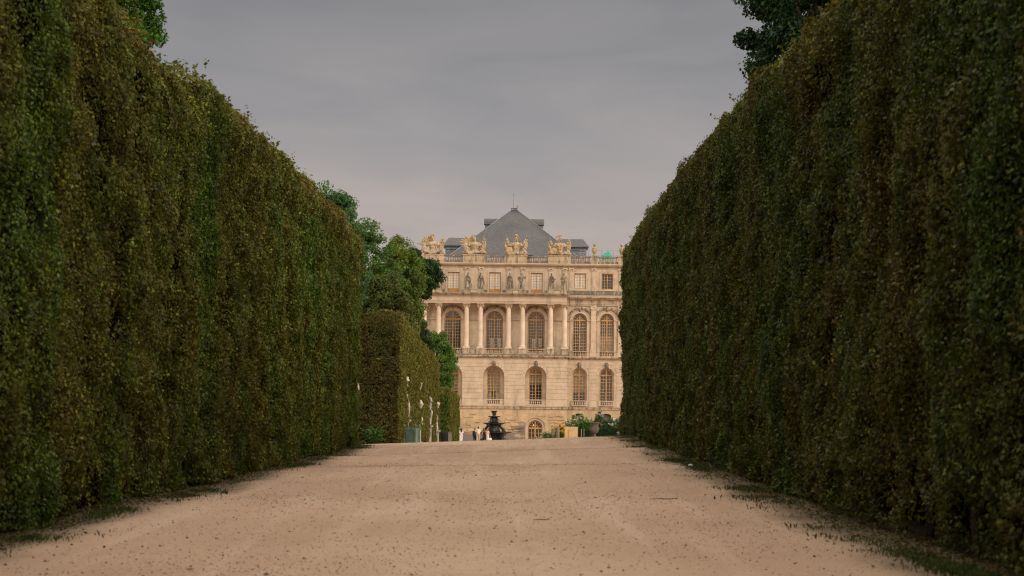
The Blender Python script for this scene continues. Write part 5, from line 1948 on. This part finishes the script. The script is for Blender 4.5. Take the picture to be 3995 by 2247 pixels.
def dress(info, mat, low=.30, flare=1.35):
    root, S, k, arms, legs, ends, sw = info
    b = MB()
    rings = []
    for z, rx, ry in ((low, .20 * flare, .16 * flare), ((low + .9) / 2, .185 * (1 + flare) / 2, .145 * (1 + flare) / 2), (.92, .188, .138), (1.08, .138, .108), (1.22, .152, .120), (1.34, .165, .122), (1.42, .12, .09)):
        fl = .04 * max(0, (1.0 - z))
        rings.append([S(((rx + fl * math.sin(6 * 2 * PI * q / 30 + z * 3)) * math.cos(2 * PI * q / 30), (ry + fl * math.sin(6 * 2 * PI * q / 30 + z * 3)) * math.sin(2 * PI * q / 30), z)) for q in range(30)])
    b.loft(rings)
    for sg in (-1, 1):
        b.tube([S((sg * .10, .07, 1.38)), S((sg * .115, 0, 1.47)), S((sg * .10, -.08, 1.38))], [.022 * k] * 3, 6)
    return b.remesh('dress', mat, root, .018)
def backpack(info, mat, label, side=0.0, wide=.16, z0=.98, z1=1.42):
    root, S, k, arms, legs, ends, sw = info
    bp = empty('backpack', root.location, root.rotation_euler[2], label, 'backpack')
    b = MB()
    rings = []
    for t in range(7):
        f = t / 6
        z = z0 + (z1 - z0) * f
        w = wide * (1 - .55 * max(0, f - .62) ** 1.2 * 2.0) * (.88 + .12 * min(1, f * 4))
        d = .09 * (1 - .5 * max(0, f - .6) * 2)
        rings.append([S((side + w * abs(math.cos(a)) ** .6 * (1 if math.cos(a) >= 0 else -1), -.225 + d * abs(math.sin(a)) ** .6 * (1 if math.sin(a) >= 0 else -1), z)) for a in [2 * PI * q / 20 for q in range(20)]])
    b.loft(rings)
    b.build('bag_body', mat, bp, True)
    b = MB()
    b.ell(S((side, -.31, z0 + .14)), (wide * .72 * k, .045 * k, .11 * k), None, 14, 8)
    b.build('front_pocket', mat, bp, True)
    for sg in (-1, 1):
        b = MB()
        b.tube([S((side + sg * .10, -.145, z1 - .06)), S((sg * .125, -.04, 1.485)), S((sg * .13, .10, 1.42)), S((sg * .15, .125, 1.25)), S((sg * .17, -.02, 1.08)), S((side + sg * .12, -.15, z0 + .08))], [.018 * k] * 6, 6)
        b.build('strap', mat, bp, True)
    return bp

i1 = person(-5.70, 222, 1.74, R(20), 'woman with long black hair in a white tee standing alone by the hedge', SK1, (M['hair_black'], 'long'), stride=.04, female=True)
i1[0].name = 'person'
shirt(i1, M['white_cloth'], .42, .90)
trousers(i1, M['print'], .10, 1.15)
i2 = person(-3.80, 222, 1.85, R(-6), 'man seen from behind in a cream shirt and tan shorts, tallest in the group', SK2, (M['hair_brown'], 'short'),
            arms=[((-.25, -.03, 1.13), (-.235, .08, .92)), ((.25, -.03, 1.13), (.235, .08, .92))], stride=.05)
shirt(i2, M['cream_cloth'], .48, .80, 1.1)
trousers(i2, M['tan_cloth'], .12, 1.05)
backpack(i2, M['cream_cloth'], 'cream canvas backpack on the tall man in the cream shirt', .07, .155, .90, 1.38)
i3 = person(-4.20, 223.4, 1.68, R(-14), 'person mostly hidden behind the tall man, wearing dark clothes', SK1, (M['hair_brown'], 'short'), stride=.04)
shirt(i3, M['grey_cloth'], .48, .86)
trousers(i3, M['navy_cloth'], .10)
backpack(i3, M['navy_cloth'], 'dark navy backpack showing left of the tall man', -.02, .20, .82, 1.40)
i4 = person(-3.12, 222, 1.60, R(0), 'woman with auburn hair in a long black dotted dress', SK1, (M['hair_auburn'], 'mid'), stride=.03, female=True)
dress(i4, M['dots'], .16, 1.30)
i5 = person(-2.76, 222.2, 1.62, R(-8), 'woman with ginger hair in a pale pink dress carrying a white bag', SK1, (M['hair_red'], 'mid'),
            arms=[((-.22, -.02, 1.12), (-.20, .08, .90)), ((.24, -.02, 1.13), (.32, .02, .88))], stride=.04, female=True)
dress(i5, M['pink_cloth'], .34, 1.15)
i6 = person(-3.18, 224.4, 1.70, R(10), 'dark haired person whose head shows between the man and the auburn woman', SK1, (M['hair_brown'], 'mid'), female=True)
shirt(i6, M['grey_cloth'], .48, .86)
trousers(i6, M['navy_cloth'], .10)
# white bag in the ginger woman's hand
M5 = Matrix.Rotation(R(-8), 3, 'Z')
he = M5 @ i5[5][1] + i5[0].location
tb = empty('tote_bag', he, R(-8), 'white carrier bag hanging from the hand of the woman in pink', 'bag')
b = MB()
b.loft([[(.17 * math.cos(2 * PI * q / 16) * s_, .06 * math.sin(2 * PI * q / 16) * s_, z) for q in range(16)] for z, s_ in ((-.56, .95), (-.5, 1.08), (-.35, 1.0), (-.22, .78), (-.16, .6))])
b.build('bag_body', M['paper'], tb, True)
b = MB()
for sy in (-1, 1):
    b.tube([(-.08, sy * .02, -.17), (-.02, sy * .01, -.03), (0, 0, .01), (.02, sy * .01, -.03), (.08, sy * .02, -.17)], [.008] * 5, 5)
b.build('handle', M['paper'], tb, True)

# ================================================================== flower bed on the right
bx0, bx1, by0, by1 = 5.2, 10.6, 160.0, 160.9
def bed_hedge():
    rng = np.random.default_rng(91)
    n = 9000
    x = rng.uniform(bx0, bx1, n)
    y = rng.uniform(by0, by1, n)
    top_ = gz(x, y) + .78 + (vnoise(np.stack([x, y, x], -1), 1.5, 5) - .5) * .08
    f = rng.random(n)
    y = np.where(f < .6, by0 + rng.normal(0, .03, n), y)
    z = np.where(f < .6, gz(x, y) + rng.random(n) * .80, top_)
    z = np.minimum(z, top_)
    P = np.stack([x, y, z], -1)
    Nn = np.where((f < .6)[:, None], np.array((0, -1, .2)), np.array((0, 0, 1.0)))
    c = np.array((.012, .034, .008)) * rng.uniform(.6, 1.5, (n, 1))
    o = quads_object('box_hedge', leaves(P, Nn, rng.uniform(.06, .11, n), .5, .2, rng=rng), c, M['leaf'])
    tag(o, 'low dark green box hedge edging the flower bed behind the stone urn', 'hedge')
    m = MB()
    for k in range(6):
        a, b_ = bx0 + .06 + (bx1 - bx0 - .12) * k / 6, bx0 + .06 + (bx1 - bx0 - .12) * (k + 1) / 6
        z = g0((a + b_) / 2, 160.4)
        m.box(a, b_, by0 + .06, by1 - .06, z - .3, z + .70)
    m.build('inner_branches', M['core'], o)
bed_hedge()

def flower_plant(x, y, h, w, label, leafc, flowers, seed, L=.16, cat='plant', dens=1.0, arch=.0):
    """a clump of upright leafy stems carrying flowers"""
    rng = np.random.default_rng(seed)
    rr = random.Random(seed)
    z = g0(x, y)
    root = empty('flowering_plant', (x, y, z), 0, label, cat, 'flowering plants in the border')
    st = MB()
    VV, CC, FV, FC = [], [], [], []
    ns = int(26 * dens * max(.6, w / .6))
    for k in range(ns):
        a = rr.uniform(0, 2 * PI)
        rad = w * math.sqrt(rr.random())
        hh = h * rr.uniform(.55, 1.05) * (1 - .25 * (rad / w) ** 2)
        b0 = Vector((rad * .5 * math.cos(a), rad * .35 * math.sin(a), -.05))
        tip = Vector((rad * math.cos(a) * 1.15, rad * .6 * math.sin(a), hh))
        mid = b0.lerp(tip, .6) + Vector((0, 0, .12 * hh))
        st.tube([b0, mid, tip], [.012, .010, .004], 4)
        n = int(34 * (hh / 1.0) * dens)
        t = rng.random(n) ** .8
        ctr = np.array([list(b0.lerp(tip, float(q))) for q in t])
        ctr[:, 2] += .12 * hh * np.sin(t * PI)
        P = ctr + rng.normal(0, .055, (n, 3))
        P[:, 2] = np.maximum(P[:, 2], 0.02)
        VV.append(leaves(P, rng.normal(0, 1, (n, 3)) + np.array((0, -.3, .8)), L * rng.uniform(.6, 1.3, n), .5, .4, .20, rng=rng))
        CC.append(np.array(leafc) * rng.uniform(.55, 1.5, (n, 1)))
        for col, prob, fs, m in flowers:
            if rr.random() < prob:
                P = np.array(tip) + rng.normal(0, fs * .55, (m, 3)) * np.array((1, 1, .8)) + np.array((0, 0, .03))
                FV.append(leaves(P, rng.normal(0, 1, (m, 3)) + np.array((0, -.6, .9)), fs * rng.uniform(.7, 1.3, m), .5, 0, .42, rng=rng))
                FC.append(np.array(col) * rng.uniform(.8, 1.15, (m, 1)))
    st.build('stem', M['bark'], root)
    quads_object('foliage', np.concatenate(VV), np.concatenate(CC), M['leaf'], root)
    if FV:
        quads_object('blossom', np.concatenate(FV), np.concatenate(FC), M['petal'], root)
WH, PK, YL, OR, PU = (.72, .68, .58), (.60, .30, .26), (.75, .40, .03), (.70, .28, .03), (.22, .13, .20)
PALE, MIDG, DEEP, BLUEG = (.26, .28, .12), (.09, .18, .035), (.035, .11, .022), (.10, .16, .08)
flower_plant(2.35, 170, .42, .55, 'lowest pale flowers of the border, at the foot of the arched door', MIDG, [(WH, .5, .07, 8)], 401, .12)
flower_plant(3.05, 169, .85, .60, 'white and pink flowers over long green grass beside the grey bollard', DEEP, [(WH, .45, .08, 8), (PK, .15, .08, 8)], 402, .14)
flower_plant(3.60, 167, 1.55, .40, 'airy white sprays behind the yellow flowers', PALE, [(WH, .7, .06, 8)], 403, .12)
flower_plant(3.85, 160, 1.22, .42, 'clump of bright yellow flowers left of the plywood board', DEEP, [(YL, 1.0, .11, 16), (OR, .5, .10, 8)], 404, .14, dens=1.6)
flower_plant(4.95, 166, 2.0, .75, 'pale cream plume plant above the plywood board', PALE, [(WH, .6, .10, 10), (PALE, .6, .12, 8)], 405, .17, dens=1.3)
flower_plant(5.85, 165, 2.05, .60, 'silvery variegated shrub in front of the cellar window', PALE, [(WH, .4, .09, 8)], 406, .20, dens=1.4)
flower_plant(6.15, 162, 1.55, .55, 'bright green leafy plant left of the stone urn', (.085, .170, .022), [], 407, .22, dens=1.5)
flower_plant(5.55, 162, 1.45, .50, 'deep green bushy plant behind the plywood board', DEEP, [], 408, .18, dens=1.6)
flower_plant(6.85, 166, 2.0, .55, 'tall spiky white sprays right above the urn', PALE, [(WH, .7, .09, 8)], 409, .16, dens=1.2)
flower_plant(7.25, 165, 2.2, .50, 'tallest plant of the border with purple heads and cream leaves', (.12, .15, .045), [(PU, .25, .14, 22), (WH, .4, .09, 8)], 410, .17, dens=1.4)
flower_plant(7.85, 163, 2.0, .55, 'green willowy plant just right of the urn', BLUEG, [(WH, .18, .07, 8)], 411, .15, dens=1.7)
flower_plant(8.35, 162.5, 1.75, .50, 'blue green plant with two big white blooms', BLUEG, [(WH, .25, .14, 14), (OR, .10, .10, 8)], 412, .14, dens=1.6)
flower_plant(9.0, 162.5, 1.9, .55, 'blue green plant with orange flowers near the right hedge', BLUEG, [(OR, .35, .10, 10), (WH, .1, .08, 8)], 413, .14, dens=1.5)
flower_plant(9.7, 162.5, 2.1, .60, 'rust tipped plant half behind the right hedge end', MIDG, [((.4, .16, .08), .4, .08, 8)], 414, .14, dens=1.2)

# plywood board
xq, yq = 4.14, 140.0
zq = g0(xq, yq)
bo = empty('sign_board', (xq, yq, zq), R(3), 'plain plywood board standing on the gravel, seen from the back', 'board')
MB().box(-.46, .46, -.012, .012, .02, .90).build('panel', M['board'], bo)
b = MB()
b.tube([(-.19, -.0125, .10), (-.20, -.0125, .24), (-.17, -.0125, .36), (-.22, -.0125, .52), (-.18, -.0125, .64), (-.11, -.0125, .68), (-.09, -.0125, .62)], [.012, .020, .012, .016, .018, .012, .006], 6)
b.build('water_stain', simple_mat('brown_stain', (.27, .17, .07), .9, .2, 6), bo)
for sx in (-1, 1):
    MB().tube([(sx * .36, .02, .75), (sx * .36, .34, -.05)], .018, 6).build('leg', M['ochre'], bo)
# bollard
xq, yq = 3.42, 150.0
po = empty('stone_post', (xq, yq, g0(xq, yq)), 0, 'short weathered grey bollard beside the yellow flowers', 'post', 'grey stone posts')
b = MB()
b.lathe([(.135, -.3), (.135, .85), (.125, .95), (.10, 1.01), (.05, 1.04)], (0, 0, 0), 14)
b.build('shaft', M['postgrey'], po, True)
MB().lathe([(.15, .0), (.15, .10), (.137, .14)], (0, 0, 0), 14).build('foot', M['postgrey'], po)
# stone urn
xq, yq = 6.16, 150.0
ur = empty('stone_urn', (xq, yq, g0(xq, yq)), 0, 'large grey fluted stone urn standing before the low box hedge', 'urn')
b = MB()
b.box(-.28, .28, -.28, .28, -.25, .10)
b.lathe([(.24, .10), (.25, .16), (.14, .24), (.11, .33), (.14, .38), (.14, .42)], (0, 0, 0), 20)
b.build('foot', M['urn'], ur)
b = MB()
rings = []
for r_, z in ((.14, .42), (.25, .48), (.31, .60), (.335, .72), (.32, .84), (.28, .96), (.28, 1.08), (.34, 1.18), (.405, 1.22), (.405, 1.26), (.33, 1.26), (.28, 1.2)):
    fl = .018 if .5 < z < .95 else .004
    rings.append([((r_ + fl * math.cos(16 * 2 * PI * q / 64)) * math.cos(2 * PI * q / 64), (r_ + fl * math.cos(16 * 2 * PI * q / 64)) * math.sin(2 * PI * q / 64), z) for q in range(64)])
b.loft(rings)
b.build('bowl', M['urn'], ur)
for sg in ():
    b = MB()
    b.tube([(sg * .32, 0, .78), (sg * .42, 0, .84), (sg * .43, 0, 1.0), (sg * .33, 0, 1.08)], [.03, .028, .028, .025], 8)
    b.build('handle', M['urn'], ur, True)
# plant stakes and a garden spot lamp
for i, (x, lab) in enumerate(((5.49, 'thin wooden stake left of its twin, in front of the box hedge'), (5.70, 'thin wooden stake nearer the stone urn, in front of the box hedge'))):
    z = g0(x, 158.5)
    b = MB()
    b.box(x - .015, x + .015, 158.485, 158.515, z - .2, z + .82)
    b.loft([[(x - .015, 158.485, z + .82), (x + .015, 158.485, z + .82), (x + .015, 158.515, z + .82), (x - .015, 158.515, z + .82)],
            [(x - .004, 158.496, z + .87), (x + .004, 158.496, z + .87), (x + .004, 158.504, z + .87), (x - .004, 158.504, z + .87)]])
    o = b.build('plant_stake', M['muntin'])
    tag(o, lab, 'stake', 'plant stakes')
xq, yq = 7.97, 150.0
gl = empty('garden_lamp', (xq, yq, g0(xq, yq)), 0, 'small blue grey garden lantern at the foot of the box hedge', 'lamp')
MB().lathe([(.03, -.1), (.03, .16), (.09, .18), (.09, .21)], (0, 0, 0), 12).build('stand', M['lead'], gl)
MB().lathe([(.08, .212), (.10, .30), (.10, .40)], (0, 0, 0), 12).build('lens', simple_mat('blue_glass', (.04, .065, .09), .15, .1, 3, spec=.6), gl, True)
MB().lathe([(.13, .40), (.11, .46), (.03, .50)], (0, 0, 0), 12).build('hood', M['lead'], gl)

# ================================================================== litter on the walk
def pebbles():
    rng = np.random.default_rng(5)
    n = 80000
    y = 17 + 75 * rng.random(n) ** 1.3
    x = rng.uniform(-6.2, 5.4, n)
    clus = vnoise(np.stack([x, y * .5, x * 0], -1), .6, 3)
    keep = rng.random(n) < .25 + .9 * clus
    x, y = x[keep], y[keep]
    n = len(x)
    s = rng.lognormal(-5.15, .45, n) * 1.0
    s = np.clip(s, .003, .035)
    z = gz(x, y)
    base = np.array([(1, 0, 0), (0, 1, 0), (-1, 0, 0), (0, -1, 0), (0, 0, .75), (0, 0, -.4)], dtype=float)
    jit = 1 + rng.uniform(-.3, .3, (n, 6, 3))
    ang = rng.uniform(0, 6.28, n)
    ca, sa = np.cos(ang)[:, None], np.sin(ang)[:, None]
    B = base[None] * jit
    Bx = B[..., 0] * ca - B[..., 1] * sa
    By = B[..., 0] * sa + B[..., 1] * ca
    V = np.stack([Bx, By, B[..., 2]], -1) * s[:, None, None] + np.stack([x, y, z + s * .15], -1)[:, None]
    T = [(0, 1, 4), (1, 2, 4), (2, 3, 4), (3, 0, 4), (1, 0, 5), (2, 1, 5), (3, 2, 5), (0, 3, 5)]
    F = (np.array(T)[None] + (np.arange(n) * 6)[:, None, None]).reshape(-1, 3)
    me = bpy.data.meshes.new('pebbles')
    me.vertices.add(6 * n)
    me.vertices.foreach_set('co', V.reshape(-1).astype(np.float32))
    me.loops.add(len(F) * 3)
    me.loops.foreach_set('vertex_index', F.reshape(-1).astype(np.int32))
    me.polygons.add(len(F))
    me.polygons.foreach_set('loop_start', np.arange(0, 3 * len(F), 3, dtype=np.int32))
    me.polygons.foreach_set('loop_total', np.full(len(F), 3, dtype=np.int32))
    me.update(calc_edges=True)
    a = me.attributes.new('leaf_colour', 'FLOAT_COLOR', 'FACE')
    pal = np.array([(.16, .11, .07), (.22, .155, .10), (.42, .32, .23), (.12, .085, .055), (.52, .42, .33)])
    c = pal[rng.choice(5, n, p=(.34, .26, .18, .16, .06))] * rng.uniform(.8, 1.2, (n, 1))
    c4 = np.ones((n * 8, 4), dtype=np.float32)
    c4[:, :3] = np.repeat(c, 8, 0)
    a.data.foreach_set('color', c4.reshape(-1))
    m = mat_new('pebble')
    t = NT(m)
    t.out(t.bsdf(t.n('ShaderNodeAttribute', attribute_name='leaf_colour').outputs['Color'], .85, .25))
    o = link_mesh('pebbles', me, m)
    tag(o, 'loose pebbles and grit scattered over the sandy walk', 'pebbles', kind='stuff')
pebbles()

def litter():
    rng = np.random.default_rng(6)
    VV, CC = [], []
    for side in (-1, 1, 0):
        n = 15000 if side else 300
        y = 16 + 72 * rng.random(n) ** 1.25
        if side == -1:
            x = -6.25 + np.abs(rng.normal(0, .32, n))
            keep = y < 79
        elif side == 1:
            x = 5.1 - np.abs(rng.normal(0, .48, n)) + .15
            keep = y < 90
        else:
            x = rng.uniform(-5.5, 4.5, n)
            keep = y < 85
        x, y = x[keep], y[keep]
        n = len(x)
        P = np.stack([x, y, gz(x, y) + .012 + .012 * rng.random(n)], -1)
        VV.append(leaves(P, np.tile((0, 0, 1.0), (n, 1)), (rng.uniform(.03, .075, n) if side else rng.uniform(.02, .05, n)), .28, 0, .34, .2, rng=rng))
        pal = np.array([(.080, .055, .028), (.12, .085, .035), (.05, .038, .02), (.14, .11, .04), (.05, .058, .018)])
        CC.append(pal[rng.choice(5, n, p=(.35, .22, .25, .08, .10))] * rng.uniform(.7, 1.3, (n, 1)))
    o = quads_object('fallen_leaves', np.concatenate(VV), np.concatenate(CC), M['leaf'])
    tag(o, 'brown fallen leaves gathered along the feet of the hedges', 'leaves', kind='stuff')
litter()

def grass():
    rng = np.random.default_rng(16)
    VV, CC = [], []
    for side in (-1, 1):
        n = 36000
        y = 16 + 70 * rng.random(n) ** 1.3
        x = (-5.9 + np.abs(rng.normal(0, .30, n))) if side == -1 else (4.70 - np.abs(rng.normal(0, .36, n)))
        k = vnoise(np.stack([x * .8, y * .45, x * 0], -1), 2.0, 9 + side)
        keep = (k + rng.normal(0, .16, n) > .74) & (y < (77 if side < 0 else 86))
        x, y, k = x[keep], y[keep], k[keep]
        n = len(x)
        h = rng.uniform(.02, .075, n) * (.7 + 1.5 * np.clip(k - .5, 0, 1))
        P = np.stack([x, y, gz(x, y) + h * .4], -1)
        V = leaves(P, rng.normal(0, 1, (n, 3)) * np.array((1, 1, .2)), h, .2, -1.6, .16, .05, rng=rng)
        VV.append(V)
        CC.append(np.array((.050, .066, .016)) * rng.uniform(.4, 1.6, (n, 1)))
    o = quads_object('grass', np.concatenate(VV), np.concatenate(CC), M['leaf'])
    tag(o, 'thin tufts of grass and moss along the hedge feet', 'grass', kind='stuff')
grass()
# a scrap of white paper by the right hedge
xq, yq = 4.25, 47.5
b = MB()
rr = random.Random(12)
b.ell((0, 0, .04), (.06, .045, .03), None, 9, 7)
b.v = [(p[0] * rr.uniform(.75, 1.2), p[1] * rr.uniform(.75, 1.2), p[2] * rr.uniform(.8, 1.2)) for p in b.v]
sc_ = b.build('paper_scrap', M['paper'], None, False, (xq, yq, g0(xq, yq)))
tag(sc_, 'small crumpled scrap of white paper at the foot of the right hedge', 'litter')
# twigs lying on the gravel
for i, (x, y, a, L, lab) in enumerate(((.42, 27.5, .2, .24, 'crooked brown twig in the middle of the walk'), (2.6, 34.0, .05, .5, 'thin straight twig right of the middle of the walk'))):
    b = MB()
    z = g0(x, y) + .008
    b.tube([(-L / 2, 0, 0), (-L * .1, .02, .006), (L * .2, -.015, .004), (L / 2, .03, .02)], [.004, .006, .006, .003], 5)
    o = b.build('twig', M['bark'], None, False, (x, y, z))
    o.rotation_euler = (0, 0, a)
    tag(o, lab, 'twig', 'twigs on the gravel')
